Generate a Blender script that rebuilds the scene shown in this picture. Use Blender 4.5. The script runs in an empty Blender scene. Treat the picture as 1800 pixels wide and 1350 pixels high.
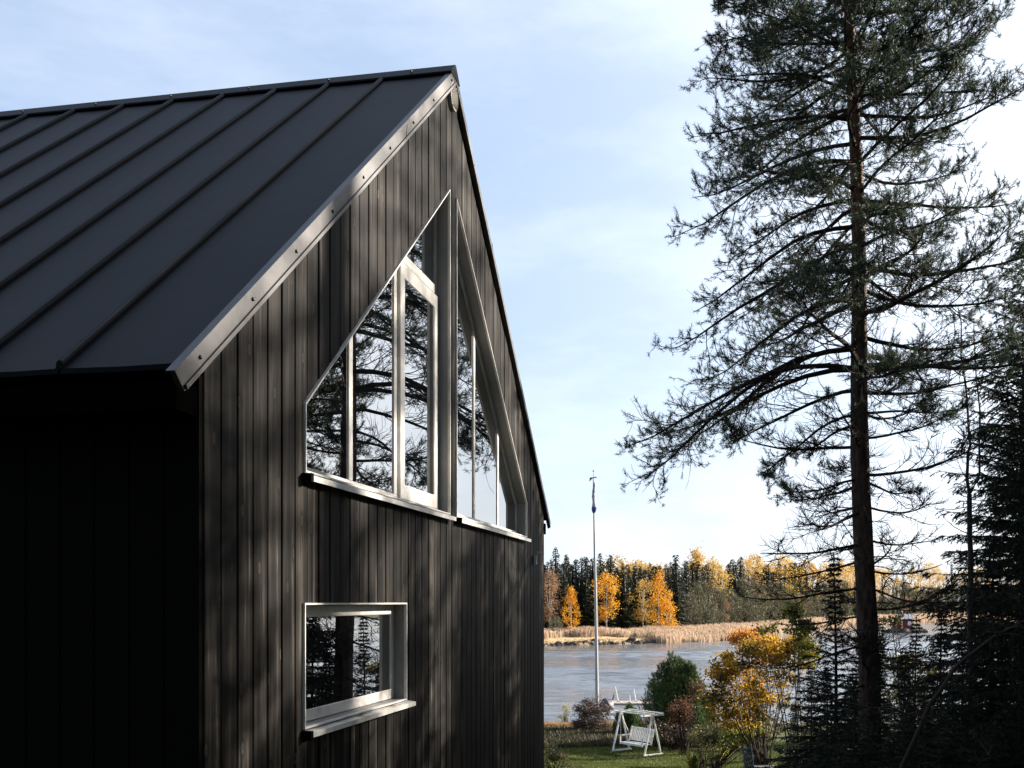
import bpy, bmesh, math, random
import numpy as np
from mathutils import Vector, Matrix
R = math.radians
rng = np.random.default_rng(11)
random.seed(5)
S = bpy.context.scene
COL = S.collection

# ------------------------------------------------------------------ camera, world, sun, exposure
EYE = 7.2
cam_d = bpy.data.cameras.new('camera'); cam = bpy.data.objects.new('camera', cam_d); COL.objects.link(cam)
cam.location = (0, 0, EYE); cam.rotation_euler = (R(90), 0, 0)
cam_d.sensor_width = 36; cam_d.lens = 1950/1800*36; cam_d.shift_y = (1058-675)/1800
cam_d.clip_start = 0.1; cam_d.clip_end = 6000
S.camera = cam
SUN_AZ, SUN_EL = 66.0, 22.0
W = bpy.data.worlds.new('World'); S.world = W; W.use_nodes = True
nt = W.node_tree; nt.nodes.clear()
out = nt.nodes.new('ShaderNodeOutputWorld'); bg = nt.nodes.new('ShaderNodeBackground')
sky = nt.nodes.new('ShaderNodeTexSky'); sky.sky_type = 'NISHITA'; sky.sun_disc = False
sky.sun_elevation = R(SUN_EL); sky.sun_rotation = R(SUN_AZ); sky.air_density = 1.0; sky.dust_density = 1.2; sky.ozone_density = 1.5
tc = nt.nodes.new('ShaderNodeTexCoord')
mp = nt.nodes.new('ShaderNodeMapping'); mp.inputs['Scale'].default_value = (1.3, 0.9, 4.0); mp.inputs['Rotation'].default_value = (0.2, 0.25, 0.5)
nz = nt.nodes.new('ShaderNodeTexNoise'); nz.inputs['Scale'].default_value = 1.6; nz.inputs['Detail'].default_value = 5; nz.inputs['Roughness'].default_value = 0.55
cr = nt.nodes.new('ShaderNodeValToRGB'); cr.color_ramp.elements[0].position = 0.36; cr.color_ramp.elements[1].position = 0.78
cr.color_ramp.elements[0].color = (.6, .6, .6, 1); cr.color_ramp.elements[1].color = (1, 1, 1, 1)
mx = nt.nodes.new('ShaderNodeMixRGB'); mx.inputs['Color2'].default_value = (3.3, 3.95, 4.75, 1)
nt.links.new(tc.outputs['Generated'], mp.inputs['Vector']); nt.links.new(mp.outputs[0], nz.inputs['Vector'])
nt.links.new(nz.outputs['Fac'], cr.inputs['Fac']); nt.links.new(cr.outputs['Color'], mx.inputs['Fac'])
nt.links.new(sky.outputs['Color'], mx.inputs['Color1']); nt.links.new(mx.outputs['Color'], bg.inputs['Color'])
bg.inputs['Strength'].default_value = 0.068
# thin cirrus veil, brighter towards the sun
dt = nt.nodes.new('ShaderNodeVectorMath'); dt.operation = 'DOT_PRODUCT'; dt.inputs[1].default_value = (math.sin(R(SUN_AZ))*math.cos(R(SUN_EL)), math.cos(R(SUN_AZ))*math.cos(R(SUN_EL)), math.sin(R(SUN_EL)))
nt.links.new(tc.outputs['Generated'], dt.inputs[0])
mxm = nt.nodes.new('ShaderNodeMath'); mxm.operation = 'MAXIMUM'; mxm.inputs[1].default_value = 0; nt.links.new(dt.outputs['Value'], mxm.inputs[0])
pw = nt.nodes.new('ShaderNodeMath'); pw.operation = 'POWER'; pw.inputs[1].default_value = 3.6; nt.links.new(mxm.outputs[0], pw.inputs[0])
vm = nt.nodes.new('ShaderNodeMixRGB'); vm.inputs['Color1'].default_value = (2.6, 3.25, 4.4, 1); vm.inputs['Color2'].default_value = (9.8, 9.9, 10.0, 1)
nt.links.new(pw.outputs[0], vm.inputs['Fac']); wm = nt.nodes.new('ShaderNodeMapping'); wm.inputs['Scale'].default_value = (2.2, 1.0, 7.0); wm.inputs['Rotation'].default_value = (.35, .5, .2); nt.links.new(tc.outputs['Generated'], wm.inputs['Vector'])
wn_ = nt.nodes.new('ShaderNodeTexNoise'); wn_.inputs['Scale'].default_value = 1.3; wn_.inputs['Detail'].default_value = 6; wn_.inputs['Roughness'].default_value = .6; nt.links.new(wm.outputs[0], wn_.inputs['Vector'])
wr0 = nt.nodes.new('ShaderNodeValToRGB'); wr0.color_ramp.elements[0].position = .42; wr0.color_ramp.elements[1].position = .72; wr0.color_ramp.elements[1].color = (.75, .75, .75, 1); nt.links.new(wn_.outputs['Fac'], wr0.inputs['Fac'])
wx_ = nt.nodes.new('ShaderNodeMixRGB'); wx_.blend_type = 'ADD'; wx_.inputs['Color2'].default_value = (2.2, 2.0, 1.6, 1); nt.links.new(wr0.outputs[0], wx_.inputs['Fac']); nt.links.new(vm.outputs[0], wx_.inputs['Color1'])
nt.links.new(wx_.outputs[0], mx.inputs['Color2'])
nt.links.new(bg.outputs[0], out.inputs['Surface'])
sd = bpy.data.lights.new('sun', 'SUN'); sd.energy = 5.0; sd.angle = R(0.53); sd.color = (1.0, 0.9, 0.78)
sun = bpy.data.objects.new('sun', sd); COL.objects.link(sun)
SD = Vector((math.sin(R(SUN_AZ))*math.cos(R(SUN_EL)), math.cos(R(SUN_AZ))*math.cos(R(SUN_EL)), math.sin(R(SUN_EL))))
sun.rotation_euler = SD.to_track_quat('Z', 'Y').to_euler()
S.view_settings.view_transform = 'Standard'; S.view_settings.look = 'None'
S.view_settings.exposure = 1.75; S.view_settings.gamma = 1.0; S.view_settings.use_curve_mapping = False
S.cycles.max_bounces = 6; S.cycles.transparent_max_bounces = 8

# ------------------------------------------------------------------ helpers
def mat(name, col=(.5, .5, .5), rough=.6, metal=0.0, spec=.5, ior=None):
    m = bpy.data.materials.new(name); m.use_nodes = True
    b = m.node_tree.nodes['Principled BSDF']
    b.inputs['Base Color'].default_value = (*col, 1); b.inputs['Roughness'].default_value = rough
    b.inputs['Metallic'].default_value = metal; b.inputs['Specular IOR Level'].default_value = spec
    if ior: b.inputs['IOR'].default_value = ior
    return m
def N(m, t, **kw):
    n = m.node_tree.nodes.new(t)
    for k, v in kw.items():
        if k in n.inputs: n.inputs[k].default_value = v
        else: setattr(n, k, v)
    return n
def L(m, a, b): m.node_tree.links.new(a, b)
def ramp(m, stops):
    n = N(m, 'ShaderNodeValToRGB'); e = n.color_ramp.elements
    while len(e) < len(stops): e.new(0.5)
    for i, (p, c) in enumerate(stops): e[i].position = p; e[i].color = (*c, 1)
    return n
def noisy(m, stops, scale=(1, 1, 1), nscale=5, detail=4, rough=.6, bump=0.0, coords='Object', obj_rand=0.0, bdist=.02):
    """colour from noise over object coordinates, optional bump; returns the noise node"""
    b = m.node_tree.nodes['Principled BSDF']
    t = N(m, 'ShaderNodeTexCoord'); mp = N(m, 'ShaderNodeMapping'); mp.inputs['Scale'].default_value = scale
    L(m, t.outputs[coords], mp.inputs['Vector'])
    if obj_rand:
        oi = N(m, 'ShaderNodeObjectInfo'); mu = N(m, 'ShaderNodeMath', operation='MULTIPLY'); mu.inputs[1].default_value = obj_rand
        L(m, oi.outputs['Random'], mu.inputs[0]); cx = N(m, 'ShaderNodeCombineXYZ')
        for i in range(3): L(m, mu.outputs[0], cx.inputs[i])
        L(m, cx.outputs[0], mp.inputs['Location'])
    n = N(m, 'ShaderNodeTexNoise'); n.inputs['Scale'].default_value = nscale; n.inputs['Detail'].default_value = detail; n.inputs['Roughness'].default_value = rough
    L(m, mp.outputs[0], n.inputs['Vector'])
    r = ramp(m, stops); L(m, n.outputs['Fac'], r.inputs['Fac']); L(m, r.outputs['Color'], b.inputs['Base Color'])
    if bump:
        bp = N(m, 'ShaderNodeBump'); bp.inputs['Strength'].default_value = bump; bp.inputs['Distance'].default_value = bdist
        L(m, n.outputs['Fac'], bp.inputs['Height']); L(m, bp.outputs[0], b.inputs['Normal'])
    return n, mp, r
def leaf_mat(name, stops, nscale=3.0, trans=.35, rough=.55, obj_mix=None):
    m = mat(name, rough=rough, spec=.3); nn, mp, r = noisy(m, stops, nscale=nscale, detail=3, obj_rand=40.)
    b = m.node_tree.nodes['Principled BSDF']; o = m.node_tree.nodes['Material Output']
    col = r.outputs['Color']
    if obj_mix:     # individual trees of a kind differ a little in tone
        oi = N(m, 'ShaderNodeObjectInfo'); mxx = N(m, 'ShaderNodeMixRGB'); mxx.inputs['Color2'].default_value = (*obj_mix, 1)
        ml = N(m, 'ShaderNodeMath', operation='MULTIPLY'); ml.inputs[1].default_value = .75
        L(m, oi.outputs['Random'], ml.inputs[0]); L(m, ml.outputs[0], mxx.inputs['Fac']); L(m, col, mxx.inputs['Color1']); L(m, mxx.outputs[0], b.inputs['Base Color']); col = mxx.outputs[0]
    tr = N(m, 'ShaderNodeBsdfTranslucent'); L(m, col, tr.inputs['Color'])
    ms = N(m, 'ShaderNodeMixShader'); ms.inputs['Fac'].default_value = trans
    L(m, b.outputs[0], ms.inputs[1]); L(m, tr.outputs[0], ms.inputs[2]); L(m, ms.outputs[0], o.inputs['Surface'])
    return m
def mesh_np(name, V, quads=None, tris=None, smooth=False):
    me = bpy.data.meshes.new(name)
    V = np.asarray(V, dtype=np.float32).reshape(-1, 3)
    ls, tot = [], []
    if quads is not None and len(quads): q = np.asarray(quads, dtype=np.int32); ls.append(q.ravel()); tot.append(np.full(len(q), 4, dtype=np.int32))
    if tris is not None and len(tris): t = np.asarray(tris, dtype=np.int32); ls.append(t.ravel()); tot.append(np.full(len(t), 3, dtype=np.int32))
    lv = np.concatenate(ls); tt = np.concatenate(tot)
    me.vertices.add(len(V)); me.vertices.foreach_set('co', V.ravel())
    me.loops.add(len(lv)); me.loops.foreach_set('vertex_index', lv)
    me.polygons.add(len(tt)); st = np.zeros(len(tt), dtype=np.int32); st[1:] = np.cumsum(tt)[:-1]
    me.polygons.foreach_set('loop_start', st)
    me.polygons.foreach_set('use_smooth', np.full(len(tt), bool(smooth)))
    me.update(calc_edges=True); me.validate()
    return me
class Geo:
    def __init__(s): s.V = []; s.Q = []; s.T = []; s.n = 0
    def add(s, V, Q=None, T=None):
        V = np.asarray(V, dtype=np.float64).reshape(-1, 3)
        if Q is not None and len(Q): s.Q.append(np.asarray(Q).reshape(-1, 4) + s.n)
        if T is not None and len(T): s.T.append(np.asarray(T).reshape(-1, 3) + s.n)
        s.V.append(V); s.n += len(V); return s
    def mesh(s, name, smooth=False):
        return mesh_np(name, np.concatenate(s.V), np.concatenate(s.Q) if s.Q else None, np.concatenate(s.T) if s.T else None, smooth)
def norm(a): return a/np.maximum(np.linalg.norm(a, axis=-1, keepdims=True), 1e-9)
def tubes(P, Rr, sides=4, cap=False):
    """P (n,k,3) paths, Rr (n,k) radii -> verts, quads"""
    P = np.asarray(P, float); Rr = np.asarray(Rr, float); n, k, _ = P.shape
    T = np.gradient(P, axis=1); T = norm(T)
    ref = np.where(np.abs(T[..., 2:3]) > .9, np.array([1., 0, 0]), np.array([0, 0, 1.]))
    A = norm(np.cross(T, ref)); B = np.cross(T, A)
    a = np.arange(sides)*2*np.pi/sides
    V = P[:, :, None, :] + Rr[:, :, None, None]*(A[:, :, None, :]*np.cos(a)[None, None, :, None] + B[:, :, None, :]*np.sin(a)[None, None, :, None])
    idx = np.arange(n*k*sides).reshape(n, k, sides)
    i0 = idx[:, :-1, :]; i1 = idx[:, 1:, :]
    Q = np.stack([i0, np.roll(i0, -1, 2), np.roll(i1, -1, 2), i1], -1).reshape(-1, 4)
    return V.reshape(-1, 3), Q
def blades(Pt, D, ln, wd, bend=0):
    """thin triangles from Pt along D"""
    n = len(Pt); D = norm(D); r = norm(np.cross(D, rng.normal(size=(n, 3))))
    ln = np.broadcast_to(ln, (n,))[:, None]; wd = np.broadcast_to(wd, (n,))[:, None]
    V = np.stack([Pt - r*wd/2, Pt + r*wd/2, Pt + D*ln], 1)
    return V.reshape(-1, 3), np.arange(3*n).reshape(n, 3)
def leaves(Pt, ln, wd, flat=0.0):
    """diamond leaves, random orientation (flat 0..1 = towards horizontal)"""
    n = len(Pt); D = rng.normal(size=(n, 3)); D[:, 2] *= (1-flat); D = norm(D); r = norm(np.cross(D, rng.normal(size=(n, 3))*np.array([1, 1, 1+3*flat])))
    ln = np.broadcast_to(ln, (n,))[:, None]; wd = np.broadcast_to(wd, (n,))[:, None]
    nn = np.cross(D, r)
    V = np.stack([Pt, Pt + D*ln*.5 + r*wd*.5 + nn*ln*.08, Pt + D*ln, Pt + D*ln*.5 - r*wd*.5 + nn*ln*.08], 1)
    return V.reshape(-1, 3), np.arange(4*n).reshape(n, 4)
def link(name, me, m=None, parent=None, loc=None):
    o = bpy.data.objects.new(name, me); COL.objects.link(o)
    if m is not None and me is not None and len(me.materials) == 0: me.materials.append(m)
    if parent: o.parent = parent
    if loc is not None: o.location = loc
    return o
def tag(o, label=None, cat=None, group=None, kind=None):
    if label: o['label'] = label
    if cat: o['category'] = cat
    if group: o['group'] = group
    if kind: o['kind'] = kind
    return o
def empty(name, loc, rz=0, label=None, cat=None, group=None):
    o = bpy.data.objects.new(name, None); COL.objects.link(o); o.location = loc; o.rotation_euler = (0, 0, rz)
    return tag(o, label, cat, group)
def copy_tree(root, loc, rz=0, sc=1.0, label=None, group=None):
    r = root.copy(); COL.objects.link(r); r.location = loc; r.rotation_euler = (0, 0, rz)
    r.scale = (sc, sc, sc) if not isinstance(sc, tuple) else sc
    if label: r['label'] = label
    if group: r['group'] = group
    for ch in list(root.children):
        c = ch.copy(); COL.objects.link(c); c.parent = r
        for g in ch.children:
            d = g.copy(); COL.objects.link(d); d.parent = c
    return r
BQ = [[0, 3, 2, 1], [4, 5, 6, 7], [0, 1, 5, 4], [1, 2, 6, 5], [2, 3, 7, 6], [3, 0, 4, 7]]
def box_g(g, x0, x1, y0, y1, z0, z1):
    g.add([(x0, y0, z0), (x1, y0, z0), (x1, y1, z0), (x0, y1, z0), (x0, y0, z1), (x1, y0, z1), (x1, y1, z1), (x0, y1, z1)], BQ); return g
def beam_g(g, p, q, w, h, up=(0, 0, 1)):
    p = np.array(p, float); q = np.array(q, float); d = norm(q-p); s = np.cross(d, np.array(up, float))
    if np.linalg.norm(s) < 1e-3: s = np.cross(d, np.array([1., 0, 0]))
    s = norm(s); u = np.cross(s, d)
    c = [-s*w/2-u*h/2, s*w/2-u*h/2, s*w/2+u*h/2, -s*w/2+u*h/2]
    g.add([p+x for x in c]+[q+x for x in c], BQ); return g
def bevel(o, w=.004, seg=1):
    b = o.modifiers.new('bevel', 'BEVEL'); b.width = w; b.segments = seg; b.limit_method = 'ANGLE'; b.angle_limit = R(40); return o
def beam(name, p, q, w, h, m, parent=None, up=(0, 0, 1), bv=0):
    o = link(name, beam_g(Geo(), p, q, w, h, up).mesh(name), m, parent)
    if bv: bevel(o, bv)
    return o
def px(x, Y): return (x-900)/1950*Y
def zpx(y, Y): return EYE + (1058-y)/1950*Y

# ------------------------------------------------------------------ materials
M = {}
# black stained weathered wood with knots and pale worn grain
m = mat('black_wood', rough=.6, spec=.06); M['wood'] = m
n1, mp1, r1 = noisy(m, [(0.30, (.0035, .0033, .0031)), (.47, (.0065, .0061, .0057)), (.60, (.023, .0212, .0193)), (.72, (.11, .099, .088))], scale=(22, 22, .9), nscale=1.0, detail=8, rough=.66, bump=.35, obj_rand=60., bdist=.003)
t = N(m, 'ShaderNodeTexCoord'); mk = N(m, 'ShaderNodeMapping'); mk.inputs['Scale'].default_value = (7, 7, 3.2)
vk = N(m, 'ShaderNodeTexVoronoi'); vk.inputs['Scale'].default_value = 1.0; vk.inputs['Randomness'].default_value = 1.0
wv = N(m, 'ShaderNodeTexNoise'); wv.inputs['Scale'].default_value = 3.0
sk = N(m, 'ShaderNodeSeparateXYZ'); ck = N(m, 'ShaderNodeCombineXYZ'); L(m, t.outputs['Object'], sk.inputs[0]); L(m, sk.outputs['X'], ck.inputs['X']); L(m, sk.outputs['Z'], ck.inputs['Y'])
vk.voronoi_dimensions = '2D'; mk.inputs['Scale'].default_value = (5.1, 2.3, 1); mk.inputs['Rotation'].default_value = (0, 0, .08)
L(m, ck.outputs[0], mk.inputs['Vector']); L(m, mk.outputs[0], wv.inputs['Vector'])
L(m, mk.outputs[0], vk.inputs['Vector'])
rk = ramp(m, [(0.0, (.006, .0055, .005)), (.045, (.030, .027, .025)), (.07, (.004, .004, .004)), (.13, (.005, .005, .005))])
L(m, vk.outputs['Distance'], rk.inputs['Fac'])
rm = ramp(m, [(0.06, (1, 1, 1)), (.14, (0, 0, 0))]); L(m, vk.outputs['Distance'], rm.inputs['Fac'])
mxk = N(m, 'ShaderNodeMixRGB'); L(m, rm.outputs['Color'], mxk.inputs['Fac']); L(m, r1.outputs['Color'], mxk.inputs['Color1']); L(m, rk.outputs['Color'], mxk.inputs['Color2'])
n2 = N(m, 'ShaderNodeTexNoise'); n2.inputs['Scale'].default_value = 1.0; n2.inputs['Detail'].default_value = 3
m3 = N(m, 'ShaderNodeMapping'); m3.inputs['Scale'].default_value = (9, 9, .8); L(m, t.outputs['Object'], m3.inputs['Vector']); L(m, m3.outputs[0], n2.inputs['Vector'])
rb = ramp(m, [(.32, (.5, .5, .5)), (.5, (1, 1, 1)), (.68, (2.1, 2.05, 1.95))]); L(m, n2.outputs['Fac'], rb.inputs['Fac'])
mm = N(m, 'ShaderNodeMixRGB', blend_type='MULTIPLY'); mm.inputs['Fac'].default_value = 1
L(m, mxk.outputs[0], mm.inputs['Color1']); L(m, rb.outputs[0], mm.inputs['Color2']); oi_ = N(m, 'ShaderNodeObjectInfo'); rb2 = ramp(m, [(0, (.55, .55, .55)), (1, (1.7, 1.66, 1.6))]); L(m, oi_.outputs['Random'], rb2.inputs['Fac'])
mm2 = N(m, 'ShaderNodeMixRGB', blend_type='MULTIPLY'); mm2.inputs['Fac'].default_value = 1; L(m, mm.outputs[0], mm2.inputs['Color1']); L(m, rb2.outputs[0], mm2.inputs['Color2'])
L(m, mm2.outputs[0], m.node_tree.nodes['Principled BSDF'].inputs['Base Color'])
M['dark'] = mat('dark_backing', (.006, .006, .006), .9, spec=.1)
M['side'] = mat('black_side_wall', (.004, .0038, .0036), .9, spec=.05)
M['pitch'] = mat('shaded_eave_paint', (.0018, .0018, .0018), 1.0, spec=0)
m = mat('roof_metal', rough=.5, spec=.07); M['roof'] = m
noisy(m, [(.35, (.0022, .0035, .006)), (.65, (.0042, .006, .0095))], scale=(1, 1, 1), nscale=2.5, bump=.25, obj_rand=5., bdist=.012)
m = mat('barge_metal', rough=.45, spec=.5, metal=.35); M['barge'] = m
noisy(m, [(.3, (.036, .035, .037)), (.7, (.07, .068, .069))], nscale=9, bump=.03)
M['screw'] = mat('screw_black', (.01, .01, .01), .5)
m = mat('white_metal', rough=.38, spec=.5); M['white'] = m
noisy(m, [(.3, (.46, .45, .42)), (.5, (.60, .59, .56)), (.65, (.66, .65, .62))], nscale=9, bump=.04)
m = mat('shaded_reveal', rough=.5); M['reveal'] = m  # shade of the recess put into the colour: darker than the white casing
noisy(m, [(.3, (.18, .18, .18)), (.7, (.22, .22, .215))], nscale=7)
m = mat('window_glass', (.003, .004, .005), 0.0, spec=.5, ior=5.5); M['glass'] = m
m.node_tree.nodes['Principled BSDF'].inputs['Coat Weight'].default_value = .6
m.node_tree.nodes['Principled BSDF'].inputs['Coat Roughness'].default_value = 0.0
m = mat('pine_bark', rough=.85, spec=.2); M['bark'] = m
n_, mp_, r_ = noisy(m, [(.35, (.022, .016, .013)), (.55, (.075, .05, .036)), (.75, (.14, .085, .055))], scale=(9, 9, 2.4), nscale=2.0, detail=6, bump=1.0, bdist=.03)
g_ = N(m, 'ShaderNodeNewGeometry'); sx = N(m, 'ShaderNodeSeparateXYZ'); L(m, g_.outputs['Position'], sx.inputs[0])
mr = N(m, 'ShaderNodeMapRange'); mr.inputs['From Min'].default_value = 10.5; mr.inputs['From Max'].default_value = 15.5
L(m, sx.outputs['Z'], mr.inputs['Value']); mb = N(m, 'ShaderNodeMixRGB'); mb.inputs['Color2'].default_value = (.21, .10, .05, 1)
ml = N(m, 'ShaderNodeMath', operation='MULTIPLY'); ml.inputs[1].default_value = .7; L(m, mr.outputs[0], ml.inputs[0])
L(m, ml.outputs[0], mb.inputs['Fac']); L(m, r_.outputs['Color'], mb.inputs['Color1']); L(m, mb.outputs[0], m.node_tree.nodes['Principled BSDF'].inputs['Base Color'])
M['twig'] = mat('twig_bark', (.035, .025, .02), .9, spec=.15)
M['needle'] = leaf_mat('pine_needles', [(.35, (.028, .045, .026)), (.65, (.055, .08, .045))], nscale=1.5, trans=.3)
M['spruce'] = leaf_mat('spruce_needles', [(.35, (.014, .022, .012)), (.65, (.032, .042, .02))], nscale=2, trans=.15)
M['juniper'] = leaf_mat('juniper_needles', [(.3, (.03, .055, .018)), (.6, (.07, .11, .03)), (.8, (.1, .12, .04))], nscale=1.5, trans=.25)
M['far_spruce'] = leaf_mat('far_spruce_needles', [(.3, (.010, .015, .009)), (.7, (.030, .036, .018))], nscale=.5, trans=.1, obj_mix=(.034, .04, .02))
M['far_yellow'] = leaf_mat('far_birch_leaves', [(.3, (.42, .22, .03)), (.7, (.62, .40, .06))], nscale=.6, trans=.45, obj_mix=(.42, .30, .1))
M['far_orange'] = leaf_mat('far_orange_leaves', [(.3, (.55, .24, .015)), (.7, (.72, .38, .03))], nscale=.6, trans=.45)
M['far_rust'] = leaf_mat('far_rust_leaves', [(.3, (.17, .10, .06)), (.7, (.30, .17, .09))], nscale=.6, trans=.4)
M['far_grey'] = leaf_mat('far_bare_twigs', [(.3, (.075, .062, .042)), (.55, (.12, .105, .06)), (.75, (.16, .12, .085))], nscale=.35, trans=.2, obj_mix=(.085, .1, .04))
M['far_trunk'] = mat('pale_trunk', (.32, .29, .25), .8)
M['dark_trunk'] = mat('dark_trunk', (.04, .032, .026), .9)
M['leaf_yellow'] = leaf_mat('yellow_leaves', [(.32, (.045, .045, .012)), (.45, (.16, .11, .018)), (.55, (.42, .24, .02)), (.7, (.62, .38, .04))], nscale=1.3, trans=.5)
M['leaf_orange'] = leaf_mat('orange_leaves', [(.3, (.24, .14, .03)), (.5, (.5, .2, .04)), (.7, (.6, .3, .05))], nscale=1.6, trans=.5)
M['leaf_red'] = leaf_mat('red_brown_leaves', [(.3, (.06, .03, .016)), (.6, (.16, .07, .035)), (.8, (.28, .12, .06))], nscale=2, trans=.35)
M['leaf_green'] = leaf_mat('yellow_green_leaves', [(.3, (.04, .055, .01)), (.5, (.11, .13, .02)), (.68, (.45, .38, .04))], nscale=1.6, trans=.5)
M['leaf_dark'] = leaf_mat('dark_oak_leaves', [(.3, (.05, .05, .02)), (.7, (.12, .10, .03))], nscale=2, trans=.35)
M['leaf_brown'] = leaf_mat('brown_bush_leaves', [(.3, (.03, .022, .014)), (.7, (.09, .055, .03))], nscale=2, trans=.2)
M['leaf_pale'] = leaf_mat('pale_leaves', [(.3, (.3, .26, .1)), (.7, (.5, .42, .18))], nscale=2, trans=.4)
M['grass'] = leaf_mat('lawn_grass', [(.3, (.035, .05, .01)), (.6, (.085, .105, .016)), (.8, (.2, .18, .035))], nscale=.7, trans=.4)
M['heath'] = leaf_mat('heath_plants', [(.3, (.018, .02, .008)), (.55, (.04, .038, .015)), (.75, (.15, .09, .035))], nscale=.9, trans=.3)
M['tan'] = leaf_mat('dry_grass', [(.3, (.2, .12, .05)), (.7, (.42, .26, .12))], nscale=.9, trans=.35)
M['reed'] = leaf_mat('reed_stems', [(.25, (.30, .21, .14)), (.5, (.46, .34, .235)), (.75, (.58, .46, .34))], nscale=.08, trans=.3, rough=.8)
M['straw'] = leaf_mat('straw_grass', [(.3, (.5, .38, .22)), (.7, (.7, .56, .36))], nscale=.3, trans=.3, rough=.8)
m = mat('ground_soil', rough=.95, spec=.1); M['ground'] = m
noisy(m, [(.3, (.025, .03, .012)), (.5, (.05, .06, .018)), (.7, (.085, .08, .03))], nscale=.6, detail=8, bump=.3)
m = mat('shore_stone', rough=.85, spec=.2); M['rock'] = m
noisy(m, [(.3, (.018, .015, .013)), (.7, (.08, .062, .05))], nscale=1.2, bump=.6, obj_rand=20.)
# water: rippled, reflecting
m = mat('lake_water', (.11, .12, .13), .08, spec=.5, ior=1.33); M['water'] = m
t = N(m, 'ShaderNodeTexCoord'); a = N(m, 'ShaderNodeMapping'); a.inputs['Scale'].default_value = (.55, 1.5, 1); a.inputs['Rotation'].default_value = (0, 0, .12)
L(m, t.outputs['Object'], a.inputs['Vector'])
w1 = N(m, 'ShaderNodeTexNoise'); w1.inputs['Scale'].default_value = .8; w1.inputs['Detail'].default_value = 5; w1.inputs['Roughness'].default_value = .6; w1.inputs['Distortion'].default_value = .4
L(m, a.outputs[0], w1.inputs['Vector'])
bp = N(m, 'ShaderNodeBump'); bp.inputs['Strength'].default_value = 1.0; bp.inputs['Distance'].default_value = .12
L(m, w1.outputs['Fac'], bp.inputs['Height']); L(m, bp.outputs[0], m.node_tree.nodes['Principled BSDF'].inputs['Normal'])
m = mat('swing_paint', rough=.5); M['swing'] = m
noisy(m, [(.3, (.5, .48, .43)), (.7, (.72, .7, .66))], nscale=5)
m = mat('pole_paint', rough=.6); M['pole'] = m
noisy(m, [(.3, (.26, .26, .27)), (.7, (.45, .45, .45))], scale=(8, 8, .6), nscale=3)
M['grey_metal'] = mat('grey_metal', (.12, .12, .13), .5, metal=.4)
m = mat('dock_wood', rough=.8); M['dock'] = m
noisy(m, [(.3, (.22, .18, .15)), (.7, (.4, .35, .31))], scale=(1, 6, 6), nscale=2, obj_rand=9.)
M['red'] = mat('falu_red', (.13, .02, .016), .8)
M['cabin_roof'] = mat('pale_roof', (.45, .47, .52), .4)
M['white_wood'] = mat('white_paint', (.75, .75, .73), .6)
M['purple'] = mat('purple_tarp', (.04, .032, .05), .6)
M['blue_grey'] = mat('blue_grey_paint', (.055, .08, .1), .5)
M['flag'] = mat('pennant_cloth', (.30, .27, .32), .8); M['flag_blue'] = mat('pennant_blue', (.04, .06, .2), .8)
M['birch'] = mat('young_tree_bark', (.05, .035, .032), .8)

# ------------------------------------------------------------------ ground, water
SHX = np.array([-400, -60, 0, 5.6, 27, 42, 69, 101, 150, 189, 260, 500]); SHY = np.array([176, 178, 180, 182, 195, 212, 270, 330, 390, 410, 420, 430])
def shore(x): return np.interp(x, SHX, SHY)
NY = np.array([-60, -20, 0, 8, 16, 25, 32, 38, 42, 46, 54, 58, 63, 70, 90]); NZ = np.array([6.6, 6.1, 5.55, 5.2, 4.3, 3.1, 2.2, 1.6, 1.36, 1.27, 1.12, .82, .0, -.9, -1.6])
def gz(x, y):
    x = np.asarray(x, float); y = np.asarray(y, float)
    near = np.interp(y, NY, NZ) + .05*np.sin(x*.9+y*.5)*np.clip((60-y)/20, 0, 1)
    d = y - shore(x)
    far = np.interp(d, [-60, -12, 0, 3, 30, 60, 160, 400], [-1.6, -1.2, -.05, .45, 1.0, 1.6, 5, 7]) + .15*np.sin(x*.21)*np.clip(d/30, 0, 1)
    return np.where(y < 90, near, np.where(d > -60, np.maximum(far, -1.6), -1.6))
def grid_mesh(name, xs, ys, zf):
    X, Y = np.meshgrid(xs, ys); Z = zf(X, Y); V = np.stack([X, Y, Z], -1).reshape(-1, 3)
    i = np.arange(len(xs)*len(ys)).reshape(len(ys), len(xs))
    Q = np.stack([i[:-1, :-1], i[:-1, 1:], i[1:, 1:], i[1:, :-1]], -1).reshape(-1, 4)
    return mesh_np(name, V, Q, smooth=True)
xs = np.unique(np.concatenate([np.linspace(-3000, -300, 12), np.linspace(-300, 300, 161), np.linspace(300, 3000, 12), np.linspace(-10, 20, 61)]))
ys = np.unique(np.concatenate([np.linspace(-800, -60, 10), np.linspace(-60, 90, 151), np.linspace(90, 480, 131), np.linspace(480, 4000, 16)]))
tag(link('ground', grid_mesh('ground', xs, ys, gz), M['ground']), 'grassy slope falling to the shore and the land beyond', kind='structure')
wr_ = np.random.default_rng(77); WV = [(wr_.uniform(1.3, 4.2), wr_.normal(1.47, .22), wr_.uniform(0, 6.28)) for _ in range(22)]
def wz(X, Y):
    Z = np.zeros_like(X)
    for wl_, an, ph in WV: Z += .0115*wl_**.8*np.sin(2*np.pi/wl_*(X*np.cos(an)+Y*np.sin(an))+ph+.7*np.sin(X*.11+ph)+.5*np.sin(Y*.07))
    gust = .55+.45*np.sin(Y*.13+.8*np.sin(X*.05))*np.sin(X*.045+1)
    return Z*gust*np.clip((230-Y)/60, 0.0, 1)*np.clip((130-np.abs(X))/30, 0, 1)
wx = np.unique(np.concatenate([np.linspace(-2500, -130, 8), np.linspace(-8, 62, 190), np.linspace(62, 130, 60), np.linspace(130, 2500, 10)]))
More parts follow.
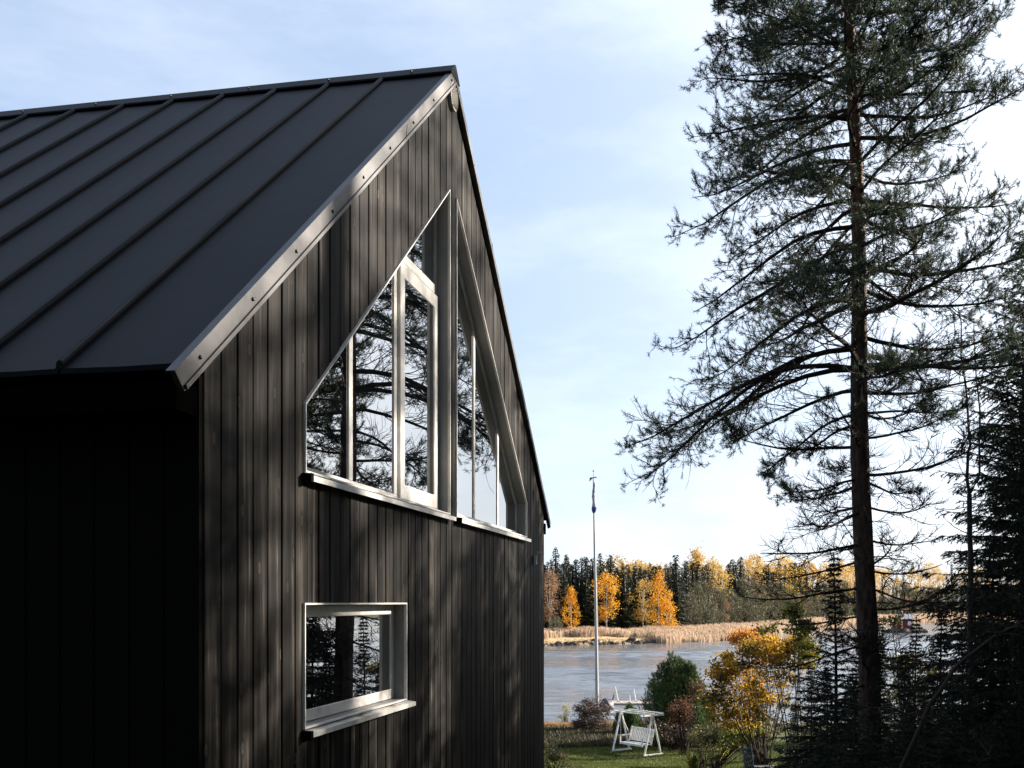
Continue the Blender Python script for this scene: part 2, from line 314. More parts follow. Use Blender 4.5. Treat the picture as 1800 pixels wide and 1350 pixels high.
wy = np.unique(np.concatenate([np.linspace(57, 130, 240), np.linspace(130, 230, 180), np.linspace(230, 1500, 10)]))
tag(link('water', grid_mesh('water', wx, wy, wz), M['water']), 'rippled grey blue lake water', kind='structure')

# ------------------------------------------------------------------ the black house
TH = math.atan(410/1950); ct, st_ = math.cos(TH), math.sin(TH)
P0, U0 = 1.855*1.1+.024, 3.575*1.1; HZ = 5.55
hloc = (-P0*ct + U0*st_, P0*st_ + U0*ct, HZ)
house = empty('black_house', hloc, math.atan2(ct, st_), 'black wooden house with steep metal roof and pale framed gable windows', 'house')
WID = 7.38; APX = WID/2; SL = .745
HL = 11.0
def rake(u): return 2.43 + SL*(3.88-abs(u-APX))        # underside of the roof at u
AP = rake(APX)
Rk = .75
winL = dict(u0=.98, u1=3.60, z0=2.262, f=lambda u: 2.585+Rk*(u-.98))
winR = dict(u0=3.78, u1=6.40, z0=2.262, f=lambda u: 2.585+Rk*(6.40-u))
winS = dict(u0=.97, u1=2.58, z0=1.05, f=lambda u: 1.645)
WINS = [winL, winR, winS]
bw = .1476; gap = .011; ch = .004
def col_geo(g, a, b, z0a, z0b, z1a, z1b, yf, le, re):
    pts = []   # (u, y) outline, front is low y
    yb = .0; pts.append((a, yb))
    if le: pts += [(a, yf+ch), (a+ch, yf)]
    else: pts.append((a, yf))
    if re: pts += [(b-ch, yf), (b, yf+ch)]
    else: pts.append((b, yf))
    pts.append((b, yb)); n = len(pts); V = []
    for (zz0, zz1) in ((z0a, z0b), (z1a, z1b)):
        for (u, y) in pts:
            t = (u-a)/(b-a) if b > a else 0
            V.append((u, y, zz0+(zz1-zz0)*t))
    Q = [(i, (i+1) % n, (i+1) % n+n, i+n) for i in range(n)]
    T = [(0, i+1, i) for i in range(1, n-1)] + [(n, n+i, n+i+1) for i in range(1, n-1)]
    g.add(V, Q, T)
lean_r = random.Random(3)
nb = int(round(WID/bw))
for k in range(nb):
    a, b = k*bw+gap/2, (k+1)*bw-gap/2; yf = -.024 + lean_r.uniform(-.0025, .0025)
    br = sorted(set([a, b]+[x for w in WINS for x in (w['u0'], w['u1']) if a+.004 < x < b-.004]+([APX] if a < APX < b else [])))
    segs = []       # per column list of (z0a,z0b,z1a,z1b)
    for i in range(len(br)-1):
        c0, c1 = br[i], br[i+1]; mid = (c0+c1)/2
        lo = [(-.6, -.6)]; hi = []
        act = [w for w in WINS if w['u0'] < mid < w['u1']]
        act.sort(key=lambda w: w['z0'])
        for w in act: hi.append((w['z0'], w['z0'])); lo.append((w['f'](c0), w['f'](c1)))
        hi.append((rake(c0)+.04, rake(c1)+.04))
        segs.append([(c0, c1, l[0], l[1], h[0], h[1]) for l, h in zip(lo, hi)])
    pcs = [(i, q_) for i, sg_ in enumerate(segs) for q_ in sg_]; grp = list(range(len(pcs)))
    for a_ in range(len(pcs)):
        for b_ in range(a_):
            (ia, qa), (ib, qb) = pcs[a_], pcs[b_]
            if abs(ia-ib) == 1:
                A_, B_ = (qa, qb) if ia > ib else (qb, qa)      # A_ starts where B_ ends
                if min(A_[4], B_[5])-max(A_[2], B_[3]) > .01:
                    o_, n_ = grp[a_], grp[b_]; grp = [n_ if v == o_ else v for v in grp]
    for gid in sorted(set(grp)):
        g = Geo()
        for (i, (c0, c1, l0, l1, h0, h1)), v in zip(pcs, grp):
            if v == gid: col_geo(g, c0, c1, l0, l1, h0, h1, yf, i == 0, i == len(segs)-1)
        link('board', g.mesh('board'), M['wood'], house)
# backing and the body of the house (with window openings left as dark recesses)
g = Geo()
br = sorted(set([0.005, WID-.005, APX]+[x for w in WINS for x in (w['u0'], w['u1'])]))
for i in range(len(br)-1):
    c0, c1 = br[i], br[i+1]; mid = (c0+c1)/2; act = sorted([w for w in WINS if w['u0'] < mid < w['u1']], key=lambda w: w['z0'])
    lo = [(-.6, -.6)]; hi = []
    for w in act: hi.append((w['z0'], w['z0'])); lo.append((w['f'](c0), w['f'](c1)))
    hi.append((rake(c0)+.02, rake(c1)+.02))
    for l, h in zip(lo, hi):
        g.add([(c0, .001, l[0]), (c1, .001, l[1]), (c1, .001, h[1]), (c0, .001, h[0]), (c0, .2, l[0]), (c1, .2, l[1]), (c1, .2, h[1]), (c0, .2, h[0])],
              [[0, 1, 2, 3], [5, 4, 7, 6], [0, 4, 5, 1], [1, 5, 6, 2], [2, 6, 7, 3], [3, 7, 4, 0]])
link('gable_wall', g.mesh('gable_wall'), M['dark'], house)
g = Geo()
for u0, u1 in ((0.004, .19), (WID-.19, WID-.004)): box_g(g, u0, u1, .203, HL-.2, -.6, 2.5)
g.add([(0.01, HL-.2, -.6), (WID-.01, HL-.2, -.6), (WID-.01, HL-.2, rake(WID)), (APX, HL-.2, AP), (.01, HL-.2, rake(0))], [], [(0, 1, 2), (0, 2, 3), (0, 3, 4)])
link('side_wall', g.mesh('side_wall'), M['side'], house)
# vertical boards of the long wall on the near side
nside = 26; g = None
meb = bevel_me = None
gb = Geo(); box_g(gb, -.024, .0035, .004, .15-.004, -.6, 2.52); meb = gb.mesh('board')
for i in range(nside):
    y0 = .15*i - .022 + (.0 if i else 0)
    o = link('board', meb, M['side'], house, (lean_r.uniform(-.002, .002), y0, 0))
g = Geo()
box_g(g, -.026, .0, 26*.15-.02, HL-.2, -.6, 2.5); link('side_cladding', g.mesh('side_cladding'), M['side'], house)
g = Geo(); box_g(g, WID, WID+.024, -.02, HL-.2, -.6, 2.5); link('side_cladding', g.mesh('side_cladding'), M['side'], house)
# roof: panels between standing seams, both slopes
TOPOFF = .105
def rtop(u): return rake(u)+TOPOFF
EU = -.20
seams = [.46] + [.46+.405*i for i in range(1, 26)]
ys_ = [-.040] + seams + [HL]
cz = math.sqrt(1+SL*SL)
for side in (-1, 1):
    ue = EU if side < 0 else WID-EU
    for i in range(len(ys_)-1):
        y0, y1 = ys_[i]+.004, ys_[i+1]-.004
        g = Geo(); th = .02
        sag = random.uniform(-.002, .002)
        V = []
        nx = 9
        for j in range(nx):
            t = j/(nx-1); u = ue+(APX-ue)*t
            for y, dz in ((y0, 0), ((y0+y1)/2, -.003+sag*math.sin(t*7)), (y1, 0)): V.append((u, y, rtop(u)+dz))
        Q = [(j*3+k, j*3+k+1, (j+1)*3+k+1, (j+1)*3+k) for j in range(nx-1) for k in range(2)]
        n0 = len(V); V += [(x, y, z-th) for x, y, z in V]
        Q += [tuple(n0+q for q in qq[::-1]) for qq in Q]
        Q += [(0, n0, n0+1, 1), (1, n0+1, n0+2, 2)]
        if side > 0: Q = [q[::-1] for q in Q]
        g.add(V, Q); link('roof_panel', g.mesh('roof_panel'), M['roof'], house)
    for y in seams:     # click seam: a low box with a round top, end folded down over the eave
        prof = [(-.019, -.002), (-.017, .016), (-.009, .030), (.006, .032), (.013, .024), (.015, .004), (.022, -.002)]
        V = []
        us = [ue+(APX-ue)*.0, APX-.12*(-side if False else (1 if side < 0 else -1))]
        for u in us:
            for (dy, dz) in prof: V.append((u, y+dy, rtop(u)+dz*1.0))
        n = len(prof); Q = [(k, k+1, n+k+1, n+k) for k in range(n-1)]
        T = [(0, k+1, k) for k in range(1, n-1)]
        g = Geo(); g.add(V, Q, T); link('roof_seam', g.mesh('roof_seam'), M['roof'], house)
# ridge cap
g = Geo(); rw = .115
pr_ = [(APX-rw, rtop(APX-rw)+.018), (APX-rw, rtop(APX-rw)+.030), (APX-.01, rtop(APX)+.032), (APX+.01, rtop(APX)+.032), (APX+rw, rtop(APX+rw)+.030), (APX+rw, rtop(APX+rw)+.018)]
V = [(u, y, z) for y in (-.054, HL) for u, z in pr_]; n = len(pr_)
g.add(V, [(k, k+1, n+k+1, n+k) for k in range(n-1)]+[(0, 1, 4, 5), (1, 2, 3, 4)])
link('ridge_cap', g.mesh('ridge_cap'), M['roof'], house)
# barge boards: face on the gable plus a top flange over the roof edge
for side in (-1, 1):
    ue = -.195 if side < 0 else WID+.195
    def q(u, off): return rake(u)+off
    bo, to = -.003, .112
    F = []
    # outline face (front y=-.05): bottom line follows rake, top line rake+to ; lower end cut square to the slope
    ea = ue+(.0); eb = ue-.062*side*-1 if False else ue + (-.07 if side < 0 else .07)
    ax = APX + (-.0015 if side < 0 else .0015)
    f = [(ea, q(ea, bo)), (ax, q(APX, bo)), (ax, q(APX, to)), (eb, q(eb, to))]
    V = [(u, -.050, z) for u, z in f]+[(u, -.028, z) for u, z in f]
    # flange on top, 6 cm back over the roof
    V += [(ax, -.012, q(APX, to)), (eb, -.012, q(eb, to)), (ax, -.012, q(APX, to)-.016), (eb, -.012, q(eb, to)-.016)]
    Q = [(0, 1, 2, 3), (5, 4, 7, 6), (0, 4, 5, 1), (1, 5, 6, 2), (0, 3, 7, 4), (3, 2, 8, 9), (9, 8, 10, 11)]
    if side > 0: Q = [x[::-1] for x in Q]
    # folded lower lip
    g = Geo(); g.add(V, Q)
    bb = link('barge_board', g.mesh('barge_board'), M['barge'], house)
    # lip strip along the lower edge, and the boxed lower end
    g = Geo(); p = (ea, -.0555, q(ea, .012)); r_ = (ax, -.0555, q(APX, .012)); beam_g(g, p, r_, .011, .018, up=(0, 0, 1)); link('edge_fold', g.mesh('edge_fold'), M['barge'], bb)
    sc = bmesh.new(); bmesh.ops.create_uvsphere(sc, u_segments=8, v_segments=5, radius=.0085); sme = bpy.data.meshes.new('screw'); sc.to_mesh(sme); sc.free(); sme.materials.append(M['screw'])
    for k in range(9):
        t = .03+k*.118; u = ea+(APX-ea)*t
        link('screw', sme, None, bb, (u, -.0525, q(u, .06)))
    # a joint where two lengths of barge meet
    u = ea+(APX-ea)*.70; beam('joint', (u-.012, -.0515, q(u-.012, bo)), (u+.022, -.0515, q(u-.012, to)), .004, .002, M['screw'], bb, up=(0, 1, 0))
for k in range(7):
    link('screw', sme, None, house, (APX-rw*.75, .25+k*.62, rtop(APX-rw*.75)+.045))
# eaves: fascia, soffit strip
for side in (-1, 1):
    u = -.19 if side < 0 else WID+.19
    ua, ub = (u, u+.02) if side < 0 else (u-.02, u)
    ua, ub = (-.185, -.027) if side < 0 else (WID+.027, WID+.185)
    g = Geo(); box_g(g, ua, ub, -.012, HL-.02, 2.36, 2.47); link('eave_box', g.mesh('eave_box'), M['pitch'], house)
# louvred vent near the apex
v = link('vent', None, None, house) if False else None
def disc(r, y0, y1, n=28):
    V = [(r*math.cos(2*math.pi*i/n), y, r*math.sin(2*math.pi*i/n)) for y in (y0, y1) for i in range(n)]
    return Geo().add(V, [(i, (i+1) % n, (i+1) % n+n, i+n) for i in range(n)], [(0, i, i+1) for i in range(1, n-1)])
vent = link('vent', disc(.096, -.052, -.026).mesh('vent'), M['white'], house, (3.665, 0, 5.225))
for i in range(-5, 6):
    z = i*.0145; h = math.sqrt(max(.090**2-z*z, .0001))*.93
    g = Geo(); g.add([(-h, -.053, z+.005), (h, -.053, z+.005), (h, -.060, z-.003), (-h, -.060, z-.003), (h, -.053, z-.005), (-h, -.053, z-.005)], [(0, 1, 2, 3), (3, 2, 4, 5)])
    link('louvre', g.mesh('louvre'), M['white'], vent)
# small bracket near the far corner
bk = link('wall_bracket', box_g(Geo(), 6.80, 6.82, -.055, -.027, 2.02, 2.11).mesh('wall_bracket'), M['white'], house)
link('bracket_arm', box_g(Geo(), 6.803, 6.817, -.10, -.056, 2.13, 2.145).mesh('bracket_arm'), M['white'], bk)

def inset(poly, w):
    n = len(poly); outp = []
    for i in range(n):
        p0, p1, p2 = Vector(poly[i-1]), Vector(poly[i]), Vector(poly[(i+1) % n])
        d1 = (p1-p0).normalized(); d2 = (p2-p1).normalized(); n1 = Vector((-d1.y, d1.x)); n2 = Vector((-d2.y, d2.x))
        bis = (n1+n2); k = w/max(.15, (1+n1.dot(n2))); outp.append((p1.x+bis.x*k, p1.y+bis.y*k))
    return outp
def ring(poly, w, y0, y1, name):
    """poly counter-clockwise seen from the front (u right, z up)"""
    q = inset(poly, w); n = len(poly); V = []
    for y in (y0, y1):
        V += [(a, y, b) for a, b in poly]; V += [(a, y, b) for a, b in q]
    Q = []
    for i in range(n):
        j = (i+1) % n
        Q += [(i, j, n+j, n+i), (2*n+j, 2*n+i, 3*n+i, 3*n+j), (j, i, 2*n+i, 2*n+j), (n+i, n+j, 3*n+j, 3*n+i)]
    return mesh_np(name, V, Q)
def pane(poly, y, name='pane'):
    V = [(a, y, b) for a, b in poly]+[(a, y+.006, b) for a, b in poly]; n = len(poly)
    T = [(0, i, i+1) for i in range(1, n-1)]+[(n, n+i+1, n+i) for i in range(1, n-1)]
    return mesh_np(name, V, [(j, i, n+i, n+j) for i, j in ((i, (i+1) % n) for i in range(n))], T)
def clip_poly(poly, ua, ub):
    def cut(P, f, c, keep):
        o = []
        for i in range(len(P)):
            a, b = P[i-1], P[i]; ka, kb = keep(a), keep(b)
            if ka != kb: t = (c-a[0])/(b[0]-a[0]); o.append((c, a[1]+(b[1]-a[1])*t))
            if kb: o.append(b)
        return o
    P = cut(poly, 0, ua, lambda p: p[0] >= ua); return cut(P, 0, ub, lambda p: p[0] <= ub)
def clip_z(poly, z, below):
    sw = [(b, a) for a, b in poly]; r = clip_poly(sw, -99, z) if below else clip_poly(sw, z, 99); return [(b, a) for a, b in r]
FD = .056            # front of the fixed frame behind the cladding plane
def sill(parent, u0, u1, z, lipdrop=.028):
    g = Geo(); y0, y1 = -.075, FD+.01
    V = [(u0, y1, z+.006), (u1, y1, z+.006), (u1, y0, z-.012), (u0, y0, z-.012), (u1, y0, z-.012-lipdrop), (u0, y0, z-.012-lipdrop), (u0, y0+.006, z-.012-lipdrop), (u1, y0+.006, z-.012-lipdrop), (u1, y0+.006, z-.02), (u0, y0+.006, z-.02), (u1, y1, z-.004), (u0, y1, z-.004)]
    g.add(V, [(0, 3, 2, 1), (3, 5, 4, 2), (5, 6, 7, 4), (6, 9, 8, 7), (9, 11, 10, 8), (1, 2, 8, 10), (0, 11, 9, 3), (2, 4, 7, 8), (3, 9, 6, 5)])
    s = link('sill', g.mesh('sill'), M['white'], parent)
    link('sill_end', box_g(Geo(), u0-.004, u0+.028, y0-.002, -.02, z-.046, z-.004).mesh('sill_end'), M['side'], s); return s
def polyL(): return [(.98, 2.262), (3.60, 2.262), (3.60, 2.585+Rk*2.62), (.98, 2.585)]
def polyR(): return [(3.78, 2.262), (6.40, 2.262), (6.40, 2.585), (3.78, 2.585+Rk*2.62)]
def casing(parent, poly, depth):
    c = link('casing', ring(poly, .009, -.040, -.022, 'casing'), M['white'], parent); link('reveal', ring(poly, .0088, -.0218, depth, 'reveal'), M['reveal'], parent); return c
def window(name, poly, lab):
    w = bpy.data.objects.new(name, None); COL.objects.link(w); w.parent = house; w['label'] = lab
    casing(w, poly, .16)
    fr = link('frame', ring(inset(poly, .0095), .045, FD, .14, 'frame'), M['white'], w)
    return w
wl = window('window', polyL(), 'left triangular gable window with a tall casement')
pin = inset(polyL(), .0095+.045)
rk_in = lambda u: 2.585+Rk*(u-.98)-.0545*math.sqrt(1+Rk*Rk)
def vbar(parent, name, u0, u1, z0, z1a, z1b, y0=FD-.001, y1=.139, mt='white'):
    g = Geo(); g.add([(u0, y0, z0), (u1, y0, z0), (u1, y1, z0), (u0, y1, z0), (u0, y0, z1a), (u1, y0, z1b), (u1, y1, z1b), (u0, y1, z1a)], BQ)
    return bevel(link(name, g.mesh(name), M[mt], parent), .003)
zb = 2.262+.0545
vbar(wl, 'mullion', 1.82, 1.88, zb, rk_in(1.82)+.004, rk_in(1.88)+.004)
vbar(wl, 'mullion', 2.615, 2.672, zb, rk_in(2.615)+.004, rk_in(2.672)+.004)
vbar(wl, 'transom', 2.673, 3.5455, 3.80, 3.865, 3.865)
sash_poly = [(2.69, 2.295), (3.56, 2.295), (3.56, 3.785), (2.69, 3.785)]
sash = link('sash', ring(sash_poly, .095, FD-.018, .10, 'sash'), M['white'], wl); bevel(sash, .004)
for a, b in ((.98+.04, 1.821), (1.879, 2.616)):
    link('pane', pane(clip_poly(pin, a, b), .063), M['glass'], wl)
up = clip_z(clip_poly(pin, 2.671, 3.56), 3.86, False); link('pane', pane(up, .063), M['glass'], wl)
link('pane', pane(inset(sash_poly, .094), .044), M['glass'], wl)
sill(wl, .96, 3.625, 2.258)
wr = window('window', polyR(), 'right triangular gable window with three panes')
pin = inset(polyR(), .0545); rkr = lambda u: 2.585+Rk*(6.40-u)-.0545*math.sqrt(1+Rk*Rk)
for a, b in ((4.665, 4.715), (5.535, 5.585)): vbar(wr, 'mullion', a, b, zb, rkr(a)+.004, rkr(b)+.004)
for a, b in ((3.80, 4.666), (4.714, 5.536), (5.584, 6.39)): link('pane', pane(clip_poly(pin, a, b), .063), M['glass'], wr)
sill(wr, 3.76, 6.425, 2.258)
ps = [(.97, 1.05), (2.58, 1.05), (2.58, 1.645), (.97, 1.645)]
ws = window('window', ps, 'small low horizontal window with a deep white sill')
link('pane', pane(inset(ps, .0545), .048), M['glass'], ws)
sh = link('sash', ring(inset(ps, .012), .058, FD-.015, .08, 'sash'), M['white'], ws); bevel(sh, .003)
sill(ws, .955, 2.645, 1.047, .024)
# dry needles fallen on the low sill
n = 46; cl = rng.choice([1.15, 1.35, 1.75, 1.9, 2.25], n)+rng.normal(0, .06, n)
Pn = np.stack([np.clip(cl, 1.0, 2.5), rng.uniform(-.065, .05, n), np.zeros(n)], 1); Pn[:, 2] = 1.035+.017*(Pn[:, 1]+.075)/.16+.006
Dn = norm(np.stack([rng.normal(size=n), rng.normal(size=n), rng.uniform(-.02, .12, n)], 1))
g = Geo(); V, Q = tubes(np.stack([Pn-Dn*.012, Pn+Dn*.02, Pn+Dn*.06+np.array([0, 0, .003])], 1), np.full((n, 3), .0011), 3); g.add(V, Q)
pn = link('pine_needles', g.mesh('pine_needles'), M['tan']); pn.matrix_world = Matrix.Translation(hloc) @ Matrix.Rotation(math.atan2(ct, st_), 4, 'Z')
tag(pn, 'dry fallen pine needles scattered on the low window sill', 'pine needles', kind='stuff')

# ------------------------------------------------------------------ trees: near pine
def rot_about(v, axis, ang):
    axis = norm(axis); c = np.cos(ang)[..., None]; s = np.sin(ang)[..., None]
    return v*c + np.cross(axis, v)*s + axis*(np.sum(axis*v, -1, keepdims=True))*(1-c)
def pine(name, base, seed, label, group=None, limb=1.0, H=16.5, r0=.155, first=2.0, detail=1.25, nd=26):
    """base-relative tree; branches droop towards -x and lift towards +x"""
    r = np.random.default_rng(seed)
    root = empty(name, base, 0, label, 'tree', group)
    zt = np.linspace(-.3, H, 34); lean = np.stack([-.024*(zt) + .035*np.sin(zt*.9), .02*np.sin(zt*.7+1), zt], 1)
    rr = np.interp(zt, [-.3, 0, 1.0, 5, 9, 13, H], [r0*1.5, r0*1.18, r0*1.03, r0*.86, r0*.62, r0*.36, .02])
    V, Q = tubes(lean[None], (rr*(1+.04*np.sin(zt*5)))[None], 14); link('trunk', mesh_np('trunk', V, Q, smooth=True), M['bark'], root)
    def at(z): return np.array([np.interp(z, zt, lean[:, 0]), np.interp(z, zt, lean[:, 1]), z])
    NP, ND, NS = [], [], []
    z = first
    while z < H-.3:
        hf = z/H
        nbk = r.integers(3, 5) if hf < .35 else r.integers(4, 7)
        a0 = r.uniform(0, 6.28)
        for b in range(nbk):
            az = a0 + b*2*np.pi/nbk + r.normal(0, .25)
            zz = z + r.uniform(-.15, .15)
            side = np.cos(az)
            # reach of the branch by height above the ground
            Lb = np.interp(hf, [.12, .20, .30, .345, .375, .40, .46, .55, .7, .82, .93, 1.0], [1.5, 1.9, 2.0, 1.9, 2.4, 3.5, 3.0, 2.6, 2.5, 2.5, 1.7, .5])
            if hf < .345: Lb *= r.uniform(.65, 1.1)
            else: Lb *= r.uniform(.72, 1.08)
            if side > 0: Lb *= .92
            if b == 0 and .385 < hf < .435: az = np.pi+r.uniform(-.2, .2); side = np.cos(az); Lb = 3.75
            live = np.clip((hf-.27)/.25, 0, 1)
            k = 9; s = np.linspace(0, 1, k)
            eA = np.interp(s, [0, .35, .8, 1], [4, -24, -27, -8]); eB = np.interp(s, [0, .2, .7, 1], [-8, 2, 24, 34]); eM = np.interp(s, [0, .5, 1], [2, -8, 12])
            w = abs(side); el = (eA if side < 0 else eB)*w + eM*(1-w)
            if hf > .6: el = el*.6 + np.interp(s, [0, 1], [14, 26])*(hf-.35)*1.2
            if hf < .345: el = el*.3 + np.interp(s, [0, .4, 1], [-10, 0, 16])
            el = np.radians(el + r.normal(0, 6) + np.cumsum(r.normal(0, 3, k)))
            azs = az + np.cumsum(r.normal(0, .09, k))
            st = Lb/(k-1); dv = np.stack([np.cos(azs)*np.cos(el), np.sin(azs)*np.cos(el), np.sin(el)], 1)
            Pb = at(zz)[None] + np.concatenate([[np.zeros(3)], np.cumsum(dv[:-1]*st, 0)], 0)
            rb = np.interp(hf, [.1, .4, .8, 1], [.024, .033, .024, .010])*np.clip(Lb/2.6, .5, 1.2)*limb
            rad = rb*(1-s)**.75 + .005
            G = Geo(); V, Q = tubes(Pb[None], rad[None], 6); G.add(V, Q)
            # secondaries
            n2 = int((13 if hf > .28 else 11)*detail*Lb/2.5+3)
            t2 = np.sort(r.uniform(.14, .98, n2)); sg = np.where(np.arange(n2) % 2 == 0, 1, -1)*1.0
            p2 = np.stack([np.interp(t2, s, Pb[:, i]) for i in range(3)], 1); d2 = norm(np.stack([np.interp(t2, s, dv[:, i]) for i in range(3)], 1))
            upv = np.array([0, 0, 1.]); ax = norm(upv + r.normal(0, .28, (n2, 3)))
            dd = rot_about(d2, ax, sg*np.radians(r.uniform(32, 68, n2))); dd[:, 2] += r.normal(0, .18, n2); dd = norm(dd)
            L2 = (.30*Lb*(1-t2**1.5*.75)+.16)*r.uniform(.55, 1.15, n2)
            k2 = 6; s2 = np.linspace(0, 1, k2)
            wob = np.cumsum(r.normal(0, .16, (n2, k2, 3)), 1); wob[..., 2] += s2[None]*.35*np.where(live > .2, 1, .5)
            D2 = norm(dd[:, None]+wob); P2 = p2[:, None] + np.concatenate([np.zeros((n2, 1, 3)), np.cumsum(D2[:, :-1]*(L2[:, None, None]/(k2-1)), 1)], 1)
            V, Q = tubes(P2, (.0035+.010*np.clip(L2, 0, 1)[:, None]*(1-s2)[None])*np.ones((n2, k2)), 3); G.add(V, Q)
            # tertiaries
            per = int(7*detail) if hf > .345 else int(10*detail)
            i2 = np.repeat(np.arange(n2), per); n3 = len(i2); t3 = r.uniform(.2, 1, n3)
            fi = t3*(k2-1); i0 = np.clip(fi.astype(int), 0, k2-2); fr = (fi-i0)[:, None]
            p3 = P2[i2, i0]*(1-fr)+P2[i2, i0+1]*fr; b3 = D2[i2, i0]
            d3 = rot_about(b3, norm(upv+r.normal(0, .6, (n3, 3))), r.choice([-1, 1], n3)*np.radians(r.uniform(30, 80, n3)))
            d3[:, 2] += r.normal(.06, .22, n3); d3 = norm(d3)
            L3 = L2[i2]*r.uniform(.18, .5, n3)+.05
            k3 = 4; wb = np.cumsum(r.normal(0, .25, (n3, k3, 3)), 1); wb[..., 2] += np.linspace(0, .4, k3)[None]
            D3 = norm(d3[:, None]+wb); P3 = p3[:, None]+np.concatenate([np.zeros((n3, 1, 3)), np.cumsum(D3[:, :-1]*(L3[:, None, None]/(k3-1)), 1)], 1)
            V, Q = tubes(P3, np.linspace(.0048, .0022, k3)[None]*np.ones((n3, 1)), 3); G.add(V, Q)
            link('branch', G.mesh('branch'), M['twig'], root)
            if live > 0.02:
                # where on the branch needles survive
                tb = t2[i2]; edge = np.interp(hf, [.27, .36, .5, .65, .8], [.72, .52, .36, .14, .0])
                if side > .2: edge -= 0.0
                pr = np.clip((tb*.7+.3*t3-edge)/.12, 0, 1)*.92
                kp = r.uniform(size=n3) < pr
                NP.append(P3[kp, -1]); ND.append(D3[kp, -1])
                kk = kp & (r.uniform(size=n3) < .55); NP.append(P3[kk, 2]); ND.append(D3[kk, 2])
                ke = (r.uniform(size=n2) < np.clip((t2*.8+.2-edge)/.1, 0, 1)); NP.append(P2[ke, -1]); ND.append(D2[ke, -1])
                NP.append(Pb[-1:]); ND.append(dv[-1:])
        z += r.uniform(.34, .48) if hf < .5 else (r.uniform(.32, .44) if hf < .6 else r.uniform(.25, .34))
    NP = np.concatenate(NP); ND = norm(np.concatenate(ND)); n = len(NP); q_ = nd
    i = np.repeat(np.arange(n), q_); off = r.uniform(-.085, .02, len(i))[:, None]; ND = norm(ND+np.array([0, 0, .3]))
    D = norm(ND[i]*r.uniform(.5, 1.2, (len(i), 1)) + norm(r.normal(size=(len(i), 3)))*.95)
    global rng
    V, T = blades(NP[i]+ND[i]*off, D, r.uniform(.05, .075, len(i)), r.uniform(.005, .0075, len(i)))
    cr = link('crown', mesh_np('crown', V, None, T), M['needle'], root)
    print(name, 'tufts', n, 'tris', len(T))
    return root
PA = (px(1530, 15.0), 15.0)
pineA = pine('pine_tree', (PA[0], PA[1], float(gz(*PA))), 4, 'tall pine with bare lower branches standing beyond the house gable'); pineA.scale = (.92, .92, .92)
pB = copy_tree(pineA, (15.9, 30.0, float(gz(15.6, 30))-.1), 2.4, 1.12, 'pine whose needled branch tips reach in at the top right corner')
pC = pine('pine_tree', (17.0, 13.5, float(gz(17.0, 13.5))-.2), 8, 'big open crowned pine outside the frame dappling the gable', detail=.8, nd=7, limb=.45); pC.scale = (1.62, 1.62, 1.62); pC.rotation_euler = (0, 0, 0.0)


for i_, (az_, d_, sc_) in enumerate([(89, 14, 1.35), (93, 17, 1.5), (104, 13, 1.3), (116, 15, 1.5), (129, 13, 1.4), (143, 12, 1.4), (98, 22, 1.6)]):
    x_, y_ = -1+math.sin(R(az_))*d_, 7+math.cos(R(az_))*d_
    copy_tree(pineA, (x_, y_, float(gz(x_, y_))-.1), i_*1.9, sc_, 'pine of the wood out of frame to the right', 'pines of the wood to the right')

